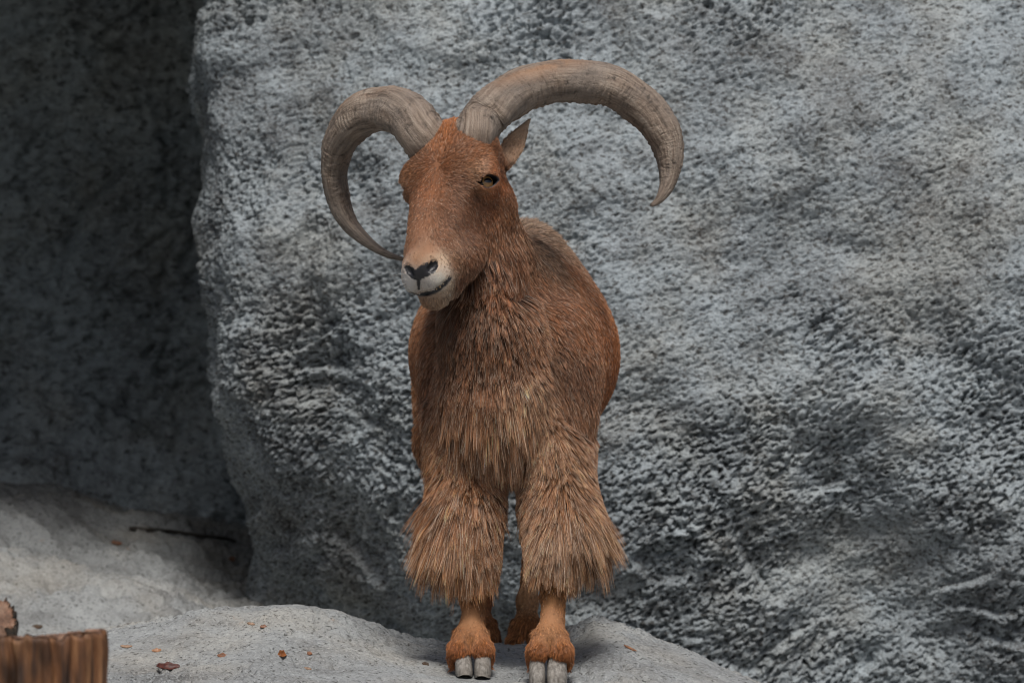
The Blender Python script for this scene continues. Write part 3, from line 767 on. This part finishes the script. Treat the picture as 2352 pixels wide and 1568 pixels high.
def horn(pts, seed):
    c = np.array([np.r_[W(px, py, y), hw / ppm(y)] for px, py, y, hw in pts])
    N, K = 460, 72
    q = catmull(c, 1200); arc = np.r_[0, np.cumsum(np.linalg.norm(np.diff(q[:, :3], axis=0), axis=1))]
    L = arc[-1]; sN = np.linspace(0, 1, N) * L
    q = np.stack([np.interp(sN, arc, q[:, i]) for i in range(4)], 1)
    C, R = q[:, :3], q[:, 3]
    Tn = np.gradient(C, axis=0); Tn /= np.linalg.norm(Tn, axis=1, keepdims=True)
    curv = np.gradient(Tn, axis=0)
    mean_out = -curv.mean(0)
    cen = C.mean(0)
    A = np.zeros_like(C)
    for i in range(N):                                   # crest direction: away from the middle of the arc
        o = C[i] - cen; o -= Tn[i] * (o @ Tn[i]); A[i] = o / (np.linalg.norm(o) + 1e-9)
    for _ in range(30): A[1:-1] = (A[:-2] + A[1:-1] * 2 + A[2:]) / 4
    A -= Tn * (A * Tn).sum(1, keepdims=True); A /= np.linalg.norm(A, axis=1, keepdims=True)
    B = np.cross(Tn, A)
    th = np.linspace(0, 2 * math.pi, K, endpoint=False)
    # section: keeled outer crest, flat front, narrower inner edge
    sec = 1.0 + 0.045 * np.cos(3 * th) - 0.02 * np.cos(2 * th)
    rad = R[:, None] * sec[None]
    P0 = C[:, None] + rad[..., None] * (np.cos(th)[None, :, None] * A[:, None] + 1.04 * np.sin(th)[None, :, None] * B[:, None])
    s01 = (sN / L)[:, None] * np.ones((1, K))
    uvw = np.stack([s01 * L, np.broadcast_to(np.cos(th) * 0.5, (N, K)), np.broadcast_to(np.sin(th) * 0.5, (N, K))], -1)
    f = uvw.reshape(-1, 3)
    ring = np.abs(noise3(np.c_[f[:, 0] * 95, f[:, 1] * 2.2, f[:, 2] * 2.2], seed)) ** 0.8
    fine = noise3(np.c_[f[:, 0] * 230, f[:, 1] * 5, f[:, 2] * 5], seed + 1)
    ptc = sstep(-0.15, 0.3, noise3(np.c_[f[:, 0] * 9, f[:, 1] * 2, f[:, 2] * 2], seed + 2))
    base = np.exp(-s01.reshape(-1) / 0.10)
    amp = (0.25 + 0.75 * ptc + 1.2 * base) * np.clip(R.repeat(K) / 0.03, 0.05, 1)
    low = noise3(np.c_[f[:, 0] * 16, f[:, 1] * 1.5, f[:, 2] * 1.5], seed + 3)
    d = (0.0046 * (ring - 0.35) + 0.0010 * fine) * amp + 0.0042 * low * np.clip(R.repeat(K) / 0.04, 0, 1)
    nr = (P0 - C[:, None]).reshape(-1, 3); nr /= np.linalg.norm(nr, axis=1, keepdims=True)
    V = P0.reshape(-1, 3) + nr * d[:, None]
    V = np.vstack([V, C[-1] + Tn[-1] * R[-1]])
    F = grid_faces(N, K, True)
    last = (N - 1) * K + np.arange(K); tip = len(V) - 1
    F = np.vstack([F, np.stack([last, np.full(K, tip), np.full(K, tip), np.roll(last, -1)], 1)])[:, ::-1]
    me = bpy.data.meshes.new('horn')
    fl = [tuple(dict.fromkeys(t)) for t in F.tolist()]
    me.from_pydata([tuple(v) for v in V], [], fl); me.update()
    me.polygons.foreach_set('use_smooth', np.ones(len(me.polygons), bool))
    at = me.attributes.new('horn_uv', 'FLOAT_VECTOR', 'POINT'); at.data.foreach_set('vector', np.vstack([f, f[-1]]).astype(np.float32).ravel())
    crest = np.r_[np.broadcast_to(0.5 + 0.5 * np.cos(th - 0.35), (N, K)).reshape(-1) * np.exp(-((s01.reshape(-1) - 0.36) / 0.22) ** 2), 0]
    at = me.attributes.new('crest', 'FLOAT', 'POINT'); at.data.foreach_set('value', crest.astype(np.float32))
    me.materials.append(MAT_HORN)
    o = bpy.data.objects.new('horn', me); COL.objects.link(o); o.parent = SHEEP
    return o
HR_PTS = [(1064, 360, 0.03, 44), (1074, 337, -0.005, 50), (1088, 309, -0.02, 52), (1112, 275, 0.01, 54), (1147, 241, 0.02, 54), (1200, 208, 0.045, 53), (1261, 190, 0.065, 51), (1333, 187, 0.08, 49), (1402, 200, 0.09, 48.5), (1462, 236, 0.10, 48), (1507, 282, 0.10, 46),
          (1530, 325, 0.10, 40), (1538, 362, 0.095, 32), (1537, 395, 0.09, 24.5), (1531, 427, 0.08, 17.5), (1518, 452, 0.07, 11), (1506, 465, 0.065, 7.5), (1497, 471, 0.06, 5)]
HL_PTS = [(1010, 356, 0.05, 46), (992, 331, 0.02, 54), (971, 304, 0.01, 56), (940, 270, 0.045, 54), (900, 252, 0.10, 53), (860, 253, 0.14, 52), (825, 270, 0.17, 49), (797, 301, 0.20, 44), (777, 338, 0.23, 38), (768, 375, 0.25, 33), (767, 412, 0.26, 30), (775, 455, 0.27, 27),
          (790, 493, 0.27, 23), (813, 527, 0.265, 18), (848, 559, 0.255, 12.5), (885, 582, 0.245, 8.5), (918, 593, 0.235, 5.5), (940, 597, 0.23, 3)]
horn(HR_PTS, 100)
horn(HL_PTS, 200)

# ------------------------------------------------------------------ eyes
M = NT('eyeball'); at = M.n('ShaderNodeAttribute', attribute_name='iris'); M.l(at.outputs['Color'], M.b.inputs['Base Color'])
M.b.inputs['Roughness'].default_value = 0.25; M.b.inputs['Coat Weight'].default_value = 0.6; M.b.inputs['Coat Roughness'].default_value = 0.03
MAT_EYE = M.m
for ec, out, la, lb in EYES:
    nu, nv = 70, 90
    A = np.linspace(0.001, math.pi * 0.75, nu); B = np.linspace(0, 2 * math.pi, nv, endpoint=False)
    ca, sa = np.cos(A)[:, None], np.sin(A)[:, None]
    r = EYE_R * (1 + 0.05 * np.exp(-(A / 0.45) ** 2))[:, None]
    u, v = r * sa * np.cos(B)[None], r * sa * np.sin(B)[None]
    V = ec + u[..., None] * la + v[..., None] * lb + (r * ca * np.ones((1, nv)))[..., None] * out
    un, vn = (u / 0.0132).ravel(), (v / 0.0132).ravel(); rad = np.hypot(un, vn)
    col = np.tile(np.array([0.012, 0.009, 0.008]), (nu * nv, 1))
    ir = np.array([0.42, 0.22, 0.075])[None] * (0.35 + 0.75 * np.clip(rad, 0, 1))[:, None]
    k = sstep(1.0, 0.86, rad)[:, None]; col = col * (1 - k) + ir * k
    k = sstep(1.0, 0.75, np.hypot(un / 0.82, (vn - 0.16) / 0.46))[:, None]; col = col * (1 - k) + np.array([0.004, 0.004, 0.006]) * k
    o = mesh_from('eye', V.reshape(-1, 3), grid_faces(nu, nv, True), MAT_EYE, SHEEP); point_attr(o.data, 'iris', col)

# ------------------------------------------------------------------ hooves: two claws a foot
M = NT('hoof_keratin'); P = M.pos()
c = M.ramp(M.noise(M.pos((1, 1, 0.35)), 160, 5, 0.65), [(0.3, (0.10, 0.088, 0.075)), (0.52, (0.24, 0.22, 0.195)), (0.70, (0.36, 0.335, 0.30))])
c = M.mix(M.ramp(M.noise(P, 38, 4, 0.6), [(0.5, (0, 0, 0)), (0.7, (0.6,) * 3)]), c, (0.16, 0.135, 0.11))
M.l(c, M.b.inputs['Base Color']); M.b.inputs['Roughness'].default_value = 0.8
M.l(M.bump(M.noise(M.pos((0.3, 0.3, 1)), 220, 5, 0.65), 0.6, 0.003), M.b.inputs['Normal'])
MAT_HOOF = M.m
def claw(cx, y, ztop, zbot, hw, side, splay=0.0, depth=0.033):
    """side -1/+1: which way the outer wall faces"""
    rings, K = 16, 30
    V = []
    for i in range(rings):
        t = i / (rings - 1)                      # 0 top, 1 bottom
        z = ztop + (zbot - ztop) * t
        grow = 0.88 + 0.16 * math.sin(min(1, t * 1.3) * math.pi / 2)
        if t > 0.93: grow *= 1 - 1.6 * (t - 0.93)
        w = hw * grow; dp = depth * (0.62 + 0.40 * min(1, t * 1.3))
        yo = y + 0.014 * (1 - min(1, t * 1.6)) + 0.004 - 0.012 * t
        for k in range(K):
            a = 2 * math.pi * k / K
            ca, sa = math.cos(a), math.sin(a)
            ex = 0.75
            x = w * math.copysign(abs(ca) ** ex, ca); yy = dp * math.copysign(abs(sa) ** 0.82, sa)
            if sa < 0: x = x * (1 - 0.10 * abs(sa) ** 3) - side * w * 0.26 * abs(sa) ** 2.5 * t      # toe turns in
            V.append((cx + x + splay * t, yo + yy, z + (0.006 * max(0, -sa) ** 4 if t > 0.95 else 0)))
    top = len(V); V.append((cx, y, ztop)); bot = len(V); V.append((cx + splay, y - 0.01, zbot + 0.002))
    F = [tuple(f) for f in grid_faces(rings, K, True)[:, ::-1].tolist()]
    for k in range(K):
        F.append((k, (k + 1) % K, top)); b = (rings - 1) * K; F.append((b + (k + 1) % K, b + k, bot))
    me = bpy.data.meshes.new('hoof'); me.from_pydata(V, [], F); me.update()
    me.polygons.foreach_set('use_smooth', np.ones(len(me.polygons), bool)); me.materials.append(MAT_HOOF)
    o = bpy.data.objects.new('hoof', me); COL.objects.link(o); o.parent = SHEEP
def claw_px(x0, x1, ytop, ybot, y, side, splay=0.0):
    a, b = W(x0, ytop, y), W(x1, ybot, y)
    claw((a[0] + b[0]) / 2 - splay * 0.5, y + 0.026, a[2] + 0.010, b[2], (b[0] - a[0]) / 2 * 1.02, side, splay)
claw_px(1045, 1083, 1500, 1553, 0.022, -1, 0.004)
claw_px(1090, 1127, 1499, 1556, 0.020, 1, 0.0)
claw_px(1216, 1252, 1514, 1573, -0.079, -1)
claw_px(1257, 1302, 1514, 1573, -0.079, 1)
claw_px(1188, 1211, 1455, 1499, 0.765, -1, 0.003)
claw_px(1213, 1238, 1455, 1501, 0.765, 1)
claw_px(1080, 1104, 1457, 1500, 0.805, -1)
claw_px(1106, 1130, 1457, 1500, 0.805, 1)
# teeth at the slack corner of the mouth
M = NT('tooth_enamel'); M.l(M.ramp(M.noise(M.pos(), 260, 3), [(0.4, (0.30, 0.16, 0.06)), (0.6, (0.55, 0.44, 0.30))]), M.b.inputs['Base Color']); M.b.inputs['Roughness'].default_value = 0.2
for px, py, r in ((1003, 663, 0.0019), (1011, 658, 0.0023), (1018, 652, 0.0021)):
    bm = bmesh.new(); bmesh.ops.create_icosphere(bm, subdivisions=2, radius=r)
    p, n = hit(px, py)
    me = bpy.data.meshes.new('tooth'); bm.to_mesh(me); bm.free()
    for v in me.vertices: v.co = Vector((v.co.x, v.co.y * 0.8, v.co.z * 1.3)) + Vector(p + n * 0.0005)
    me.polygons.foreach_set('use_smooth', np.ones(len(me.polygons), bool)); me.materials.append(M.m)
    o = bpy.data.objects.new('tooth', me); COL.objects.link(o); o.parent = SHEEP
print('sheep parts', round(time.time() - T0, 1))

# ------------------------------------------------------------------ coat: strands combed along guides
# roots scattered over the body by area and density
tri = np.vstack([BF[:, [0, 1, 2]], BF[:, [0, 2, 3]]])
e1, e2 = BV[tri[:, 1]] - BV[tri[:, 0]], BV[tri[:, 2]] - BV[tri[:, 0]]
cr = np.cross(e1, e2); area = np.linalg.norm(cr, axis=1) / 2
tn = cr / (2 * area[:, None] + 1e-12); tc = BV[tri].mean(1)
cv = shepard(tc, gp, np.c_[gv, gd], 3.4, 6e-4)
hl = to_head(tc); is_head = (hl[:, 2] > -0.05) & (hl[:, 2] < 0.4) & (np.abs(hl[:, 0]) < 0.13) & (hl[:, 1] > -0.17)
dens = np.where(cv[:, 0] > 40, 30.0, np.where(is_head, 100.0, 46.0))
away = tn @ np.array([0, -1.0, 0])
dens *= np.where(away < -0.25, 0.22, 1.0) * np.where(tc[:, 1] > 0.75, 0.6, 1.0)
dens[tc[:, 2] < 0.17] *= 2.6
lam = area * 1e4 * dens
count = RNG.poisson(lam)
ti = np.repeat(np.arange(len(tri)), count)
r1, r2 = RNG.random(len(ti)), RNG.random(len(ti)); sq = np.sqrt(r1)
RP = BV[tri[ti, 0]] * (1 - sq)[:, None] + BV[tri[ti, 1]] * (sq * (1 - r2))[:, None] + BV[tri[ti, 2]] * (sq * r2)[:, None]
_, RN = field(RP)
_, rb = coat_colour(RP)
keep = rb < 0.3
cvr = shepard(RP, gp, np.c_[gv, gd], 3.4, 6e-4)
RP, RN, cvr = RP[keep], RN[keep], cvr[keep]
LEN = cvr[:, 0] / 1000; LIFT = cvr[:, 1]
D = cvr[:, 2:5]; D = D - RN * (D * RN).sum(1, keepdims=True); D /= np.linalg.norm(D, axis=1, keepdims=True) + 1e-9
print('roots', len(RP), round(time.time() - T0, 1))

def grow(idx, npt, clump, clump_n, frizz, grav, jitter, collide):
    P, N, d, L, lf = RP[idx], RN[idx], D[idx], LEN[idx], LIFT[idx]
    m = len(idx)
    if clump_n:                                   # strands of a lock share a direction
        kc = RNG.choice(m, max(1, m // clump_n), replace=False)
        kd = KDTree(len(kc))
        for a, i in enumerate(kc): kd.insert(P[i], a)
        kd.balance()
        own = np.array([kd.find(p)[1] for p in P])
        lockr = RNG.normal(size=(len(kc), 3)); lockl = RNG.uniform(0.72, 1.22, len(kc)) if npt < 10 else RNG.uniform(0.58, 1.24, len(kc)); locks = np.exp(RNG.normal(-0.08, 0.26 + 0.18 * (npt > 6), len(kc)))
    else:
        own = np.arange(m); kc = own; lockr = np.zeros((m, 3)); lockl = np.ones(m); locks = np.ones(m)
    j = RNG.normal(size=(m, 3)) * jitter + lockr[own] * jitter * 1.1
    j -= N * (j * N).sum(1, keepdims=True)
    dir0 = d + j; dir0 /= np.linalg.norm(dir0, axis=1, keepdims=True)
    lift = np.clip(lf * RNG.uniform(0.7, 1.35, m) * lockl[own], 0, 0.95)
    Ls = L * RNG.uniform(0.62, 1.15, m) * lockl[own]
    step = Ls / (npt - 1)
    X = np.zeros((m, npt, 3)); X[:, 0] = P - N * 0.001
    cur = P - N * 0.001
    ang = lift * (math.pi / 2) * 0.9
    heading = dir0 * np.cos(ang)[:, None] + N * np.sin(ang)[:, None]
    ph = RNG.uniform(0, 100, m)[:, None]
    for k in range(1, npt):
        t = k / (npt - 1)
        h = heading * (1 - 0.55 * t) + dir0 * 0.55 * t + np.array([0, 0, -1.0]) * grav * t * (L / 0.08)[:, None]
        if frizz:
            q = cur * 38 + ph
            h = h + frizz * np.stack([noise3(q, 5), noise3(q, 6), noise3(q, 7)], 1)
        h /= np.linalg.norm(h, axis=1, keepdims=True)
        cur = cur + h * step[:, None]
        if collide:
            v, n = field(cur); pen = np.maximum(0.0025 * k - v, 0) * (v < 0.5); pen = np.minimum(pen, 0.02)
            cur = cur + n * pen[:, None]
        X[:, k] = cur
    if clump_n and clump > 0:
        Cc = X[kc][own]; off = X[:, :1] - Cc[:, :1]
        t = np.linspace(0, 1, npt)[None, :, None]
        tgt = Cc + off * (1 - 0.86 * t)
        w = clump * t ** 0.8 * np.exp(-(np.linalg.norm(off, axis=2, keepdims=True) / 0.03) ** 2)
        X = X * (1 - w) + tgt * w
    return X, locks[own]

def hair_material():
    M = NT('coat_hair')
    a = M.n('ShaderNodeAttribute', attribute_name='tint')
    M.l(a.outputs['Color'], M.b.inputs['Base Color'])
    M.b.inputs['Roughness'].default_value = 0.45
    M.b.inputs['Specular IOR Level'].default_value = 0.35
    M.b.inputs['Sheen Weight'].default_value = 0.0
    return M.m
MAT_HAIR = hair_material()
def strands(name, X, radius, tint, taper=0.25, parent=None, mat=None):
    """X (m, n, 3); radius (m,); tint (m, n, 3)"""
    m, n = X.shape[:2]
    hc = bpy.data.hair_curves.new(name)
    hc.add_curves([n] * m)
    hc.attributes['position'].data.foreach_set('vector', X.astype(np.float32).ravel())
    rad = radius[:, None] * np.interp(np.linspace(0, 1, n), [0, 0.5, 1], [0.9, 1.0, taper])[None]
    at = hc.attributes.get('radius') or hc.attributes.new('radius', 'FLOAT', 'POINT')
    at.data.foreach_set('value', rad.astype(np.float32).ravel())
    at = hc.attributes.new('tint', 'FLOAT_COLOR', 'POINT')
    at.data.foreach_set('color', np.concatenate([tint, np.ones((m, n, 1))], 2).astype(np.float32).ravel())
    hc.materials.append(mat or MAT_HAIR)
    o = bpy.data.objects.new(name, hc); COL.objects.link(o)
    if parent: o.parent = parent
    return o
def tint_of(idx, npt, lockshade, pale, tipgain):
    base, _ = coat_colour(RP[idx])
    m = len(idx)
    g = np.exp(RNG.normal(-0.08, 0.22 + 0.14 * (npt > 4), m)) * lockshade
    c = base * g[:, None]
    pm = RNG.random(m) < pale * np.where(RP[idx, 2] < 0.18, 0.15, 1)
    pc = np.array([0.56, 0.43, 0.33]) * np.exp(RNG.normal(0, 0.2, m))[:, None]
    c = np.where(pm[:, None], 0.25 * c + 0.75 * pc * (base.mean(1) / 0.13).clip(0.45, 1.3)[:, None], c)
    rd = RNG.random(m) < 0.16
    c = np.where(rd[:, None], c * np.array([1.08, 0.94, 0.80]), c)
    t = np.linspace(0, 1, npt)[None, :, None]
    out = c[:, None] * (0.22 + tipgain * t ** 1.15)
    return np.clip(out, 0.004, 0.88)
ALL = np.arange(len(RP))
long_ = LEN > 0.040; mid_ = (LEN > 0.0145) & ~long_; short_ = ~long_ & ~mid_
leg = RP[:, 2] < 0.53
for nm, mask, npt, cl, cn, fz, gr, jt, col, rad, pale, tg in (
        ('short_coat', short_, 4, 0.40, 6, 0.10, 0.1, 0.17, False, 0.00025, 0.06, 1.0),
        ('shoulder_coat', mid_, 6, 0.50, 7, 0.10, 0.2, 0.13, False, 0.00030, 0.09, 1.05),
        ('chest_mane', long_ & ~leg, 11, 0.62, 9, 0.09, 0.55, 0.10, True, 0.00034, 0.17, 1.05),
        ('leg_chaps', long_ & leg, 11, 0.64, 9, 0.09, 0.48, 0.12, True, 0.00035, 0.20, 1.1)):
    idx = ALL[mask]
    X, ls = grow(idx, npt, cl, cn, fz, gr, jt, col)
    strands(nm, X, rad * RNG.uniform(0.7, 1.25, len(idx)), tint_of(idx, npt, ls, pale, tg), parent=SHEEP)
    print(nm, len(idx), round(time.time() - T0, 1))

# whiskers
wk = []
for px, py, dx, dy in ((936, 640, -1, -.1), (934, 650, -1, .1), (934, 656, -1, .3), (936, 662, -1, .5), (932, 628, -1, -.2), (940, 680, -.8, .7), (950, 692, -.6, 1), (943, 685, -1, .5)):
    p, n = hit(px, py)
    if p[1] > 0: continue
    d = np.array([dx, 0.0, -dy]); d = d * 0.8 + n * 0.5; d /= np.linalg.norm(d); L = RNG.uniform(0.022, 0.042)
    t = np.linspace(0, 1, 7)[:, None]
    wk.append(p + d * L * t + np.array([0, 0, -1.0]) * 0.25 * L * t ** 2)
wk = np.array(wk)
strands('whiskers', wk, np.full(len(wk), 0.00022), np.full((len(wk), 7, 3), 0.45), parent=SHEEP)

# ------------------------------------------------------------------ logs in the left foreground
def wood_material(name, a, b, c, zs=3.0):
    M = NT(name); P = M.pos((30, 30, zs)); 
    g = M.noise(P, 1.0, 6, 0.65); k = M.noise(M.pos((9, 9, 3.5)), 1.0, 4, 0.6); f = M.noise(M.pos((160, 160, 10)), 1.0, 4, 0.6)
    col = M.ramp(g, [(0.30, a), (0.48, b), (0.66, c)])
    col = M.mix(M.ramp(k, [(0.50, (0, 0, 0)), (0.62, (0.8,) * 3)]), col, tuple(0.35 * x for x in a))
    M.l(col, M.b.inputs['Base Color']); M.b.inputs['Roughness'].default_value = 0.6
    h = M.n('ShaderNodeMath', operation='ADD'); M.l(g, h.inputs[0]); M.l(f, h.inputs[1])
    M.l(M.bump(h.outputs[0], 0.6, 0.006), M.b.inputs['Normal'])
    return M.m
MAT_LOG = wood_material('stripped_wood', (0.022, 0.012, 0.008), (0.17, 0.070, 0.026), (0.42, 0.22, 0.10))
MAT_END = wood_material('cut_wood', (0.10, 0.05, 0.028), (0.24, 0.125, 0.075), (0.38, 0.24, 0.16), 30)
MAT_BARK = wood_material('dark_bark', (0.02, 0.016, 0.012), (0.05, 0.038, 0.028), (0.09, 0.07, 0.052), 8)
def log(name, base, axis, length, radius, seed, label, mat_side, splits, tiltcut=(0, 0)):
    root = bpy.data.objects.new(name, None); COL.objects.link(root); root.location = base
    tag(root, label, 'log', 'cut logs in the left foreground')
    K, N = 160, 90
    th = np.linspace(0, 2 * math.pi, K, endpoint=False); zz = np.linspace(0, 1, N)
    T, Zt = np.meshgrid(th, zz, indexing='xy')
    q = np.c_[np.cos(T).ravel() * 3, np.sin(T).ravel() * 3, Zt.ravel() * length * 5]
    r = radius * (1 + 0.06 * fbm(q, 3, seed)) + 0.010 * fbm(np.c_[np.cos(T).ravel() * 14, np.sin(T).ravel() * 14, Zt.ravel() * length * 7], 3, seed + 4)
    r = r.reshape(N, K)
    for a0, wd_, dp in splits:
        wig = a0 + 0.05 * np.sin(Zt * 5 + seed) + 0.02 * np.sin(Zt * 23)
        dd = (T - wig + math.pi) % (2 * math.pi) - math.pi
        r = r - dp * np.exp(-(dd / wd_) ** 2)
    r = r * (1 - 0.03 * sstep(0.99, 1.0, Zt))
    X, Y = r * np.cos(T), r * np.sin(T); Z = Zt * length + (X * tiltcut[0] + Y * tiltcut[1]) * sstep(0.0, 1.0, Zt)
    Z = Z + sstep(0.8, 1.0, Zt) * 0.012 * fbm(np.c_[np.cos(T).ravel() * 5, np.sin(T).ravel() * 5, np.zeros(N * K)], 3, seed + 9).reshape(N, K)
    V = np.stack([X, Y, Z], -1).reshape(-1, 3)
    R = Vector((0, 0, 1)).rotation_difference(Vector(axis)).to_matrix()
    Rm = np.array(R)
    side = mesh_from('bark' if mat_side is MAT_BARK else 'trunk', V @ Rm.T, grid_faces(N, K, True)[:, ::-1], mat_side, root)
    ring = V.reshape(N, K, 3)[-1]; c = ring.mean(0)
    rings = [c + (ring - c) * f + np.array([0, 0, 1]) * 0.003 * np.sin(f * 40) for f in np.linspace(0.02, 0.985, 16)]
    E_ = np.vstack(rings); E_[:, 2] -= 0.001
    mesh_from('cut_end', E_ @ Rm.T, grid_faces(16, K, True), MAT_END, root)
    return root
b = W(72, 1463, -2.0)
log('log', (b[0], b[1], -0.16), (0.0, 0.0, 1.0), b[2] + 0.16, 0.112, 11, 'brown bark-stripped log standing upright with a deep crack, nearest the camera', MAT_LOG,
    [(-0.33, 0.07, 0.05), (-1.1, 0.05, 0.012), (-1.75, 0.05, 0.02), (-2.3, 0.08, 0.015), (0.6, 0.06, 0.02), (2.0, 0.06, 0.02)], (0.045, -0.07))
b = W(-14, 1440, -1.62)
log('log', (b[0] - 0.02, b[1] + 0.10, -0.14), (0.03, -0.20, 1.0), b[2] + 0.15, 0.040, 23, 'dark barked thin log with a pale cut end behind the upright log', MAT_BARK, [(-0.5, 0.1, 0.006)], (0.1, 0.9))

# ------------------------------------------------------------------ leaves and scraps on the rock
bpy.context.view_layer.update()
def on_ground(px, py):
    d = Vector(ray(px, py)).normalized()
    ok, loc, nrm, _ = GROUND.ray_cast(Vector(CAM), d)
    return (np.array(loc), np.array(nrm)) if ok else (None, None)
LEAFM = {}
def leaf_material(col):
    if col not in LEAFM:
        M = NT('dry_leaf'); c = M.ramp(M.noise(M.pos(), 190, 4, 0.65), [(0.3, tuple(0.35 * x for x in col)), (0.55, col), (0.75, tuple(min(0.7, 1.6 * x) for x in col))])
        M.l(c, M.b.inputs['Base Color']); M.b.inputs['Roughness'].default_value = 0.5; LEAFM[col] = M.m
    return LEAFM[col]
def leaf(px, py, lpx, wpx, ang, col, label, seed, curl=0.6, name='dry_leaf', cat='leaf'):
    p, n = on_ground(px, py)
    if p is None: return
    k = ppm(p[1]); L, Wd = lpx / k, wpx / k
    rs = np.random.default_rng(seed)
    n = n * 0.7 + np.array([0, -0.45, 0.45]); n /= np.linalg.norm(n)
    u = np.array([math.cos(math.radians(ang)), 0.25 * rs.normal(), math.sin(math.radians(ang))]); u -= n * (u @ n); u /= np.linalg.norm(u); v = np.cross(n, u)
    nu, nv = 15, 9
    A, B = np.meshgrid(np.linspace(-1, 1, nu), np.linspace(-1, 1, nv), indexing='ij')
    prof = np.clip(1 - np.abs(A) ** 2.2, 0.02, 1) ** 0.7 * (1 + 0.15 * np.sin(A * 7 + seed))
    x = A * L / 2; y = B * prof * Wd / 2 * 1.5; h = curl * Wd * 0.5 * (B ** 2) * prof + 0.12 * L * A ** 2 * rs.uniform(-0.3, 1) + 0.05 * Wd * rs.normal(size=A.shape)
    top = p + x[..., None] * u + y[..., None] * v + (h + 0.0015)[..., None] * n
    bot = top - n * 0.0012
    V = np.vstack([top.reshape(-1, 3), bot.reshape(-1, 3)]); m = nu * nv
    F = grid_faces(nu, nv); F = np.vstack([F, F[:, ::-1] + m])
    idx = np.arange(m).reshape(nu, nv); ring = np.concatenate([idx[:, 0], idx[-1, 1:], idx[-2::-1, -1], idx[0, -2:0:-1]]); r2 = np.roll(ring, -1)
    F = np.vstack([F, np.stack([r2, ring, ring + m, r2 + m], 1)])
    o = mesh_from(name, V, F, leaf_material(col))
    tag(o, label, cat, 'dry scraps lying on the rock')
RED, RUST, TAN, UMB = (0.09, 0.022, 0.013), (0.20, 0.08, 0.035), (0.30, 0.19, 0.12), (0.07, 0.04, 0.02)
leaf(385, 1534, 56, 15, 14, RED, 'large dark red curled leaf on the pale rock right of the logs', 1, 0.9)
leaf(512, 1507, 28, 9, 0, RUST, 'rust orange leaf scrap on the knoll below its crest, mid left', 2)
leaf(646, 1503, 26, 12, 25, (0.26, 0.09, 0.025), 'glossy amber leaf scrap on the dark speckled slope of the knoll', 3, 0.9)
leaf(711, 1502, 13, 9, 60, RUST, 'small rust leaf scrap right of the amber one on the knoll', 4)
leaf(576, 1434, 19, 7, 20, TAN, 'tan leaf scrap just under the crest of the knoll', 5)
leaf(605, 1439, 16, 6, -10, RUST, 'little rust scrap beside the tan scrap under the knoll crest', 6)
leaf(290, 1486, 28, 7, 5, TAN, 'narrow tan scrap on the rock close to the upright log', 7)
leaf(360, 1495, 22, 8, 40, (0.36, 0.18, 0.09), 'slanting orange tan scrap above the large dark red leaf', 8)
leaf(706, 1536, 20, 6, 0, TAN, 'flat tan scrap low on the knoll at the bottom edge', 9)
leaf(977, 1525, 17, 9, -5, UMB, 'dark brown seed pod on the rock left of the front hooves', 10, 0.2, 'seed_pod', 'seed pod')
leaf(1447, 1489, 34, 5, -48, (0.24, 0.10, 0.04), 'rusty twig on the rock slope right of the hooves', 11, 0.4, 'twig', 'twig')
leaf(268, 1248, 26, 8, -6, RUST, 'orange leaf on the blurred ledge behind the knoll', 12)
leaf(533, 1284, 16, 9, 10, (0.14, 0.06, 0.03), 'brown leaf on the ledge close to the boulder edge', 13)
leaf(85, 1439, 27, 9, 14, UMB, 'dark brown pod on the ledge just above the logs', 14, 0.2, 'seed_pod', 'seed pod')
def twig(pts, r0, r1, col, label):  # dark rod added in place of the shaded crack along the slab edge
    g = [on_ground(*p) for p in pts]
    g = np.array([p + n * r0 * 0.9 for p, n in g if p is not None])
    q = catmull(np.c_[g, np.linspace(r0, r1, len(g))], 60)
    C, R = q[:, :3], q[:, 3] * (1 + 0.25 * noise3(np.c_[np.arange(60) * 0.45, np.zeros(60), np.zeros(60)], 3))
    T_ = np.gradient(C, axis=0); T_ /= np.linalg.norm(T_, axis=1, keepdims=True)
    A = np.cross(T_, [0, 0, 1.0]); A /= np.linalg.norm(A, axis=1, keepdims=True); B = np.cross(T_, A)
    th = np.linspace(0, 2 * math.pi, 10, endpoint=False)
    V = C[:, None] + R[:, None, None] * (np.cos(th)[None, :, None] * A[:, None] + np.sin(th)[None, :, None] * B[:, None])
    o = mesh_from('twig', V.reshape(-1, 3), grid_faces(60, 10, True), leaf_material(col))
    tag(o, label, 'twig', 'dry scraps lying on the rock')
twig([(297, 1217), (340, 1219), (400, 1226), (460, 1232), (510, 1238), (536, 1243)], 0.0075, 0.0045, (0.07, 0.06, 0.05), 'long dark rod standing in for the shaded crack across the ledge on the left')
print('done', round(time.time() - T0, 1))
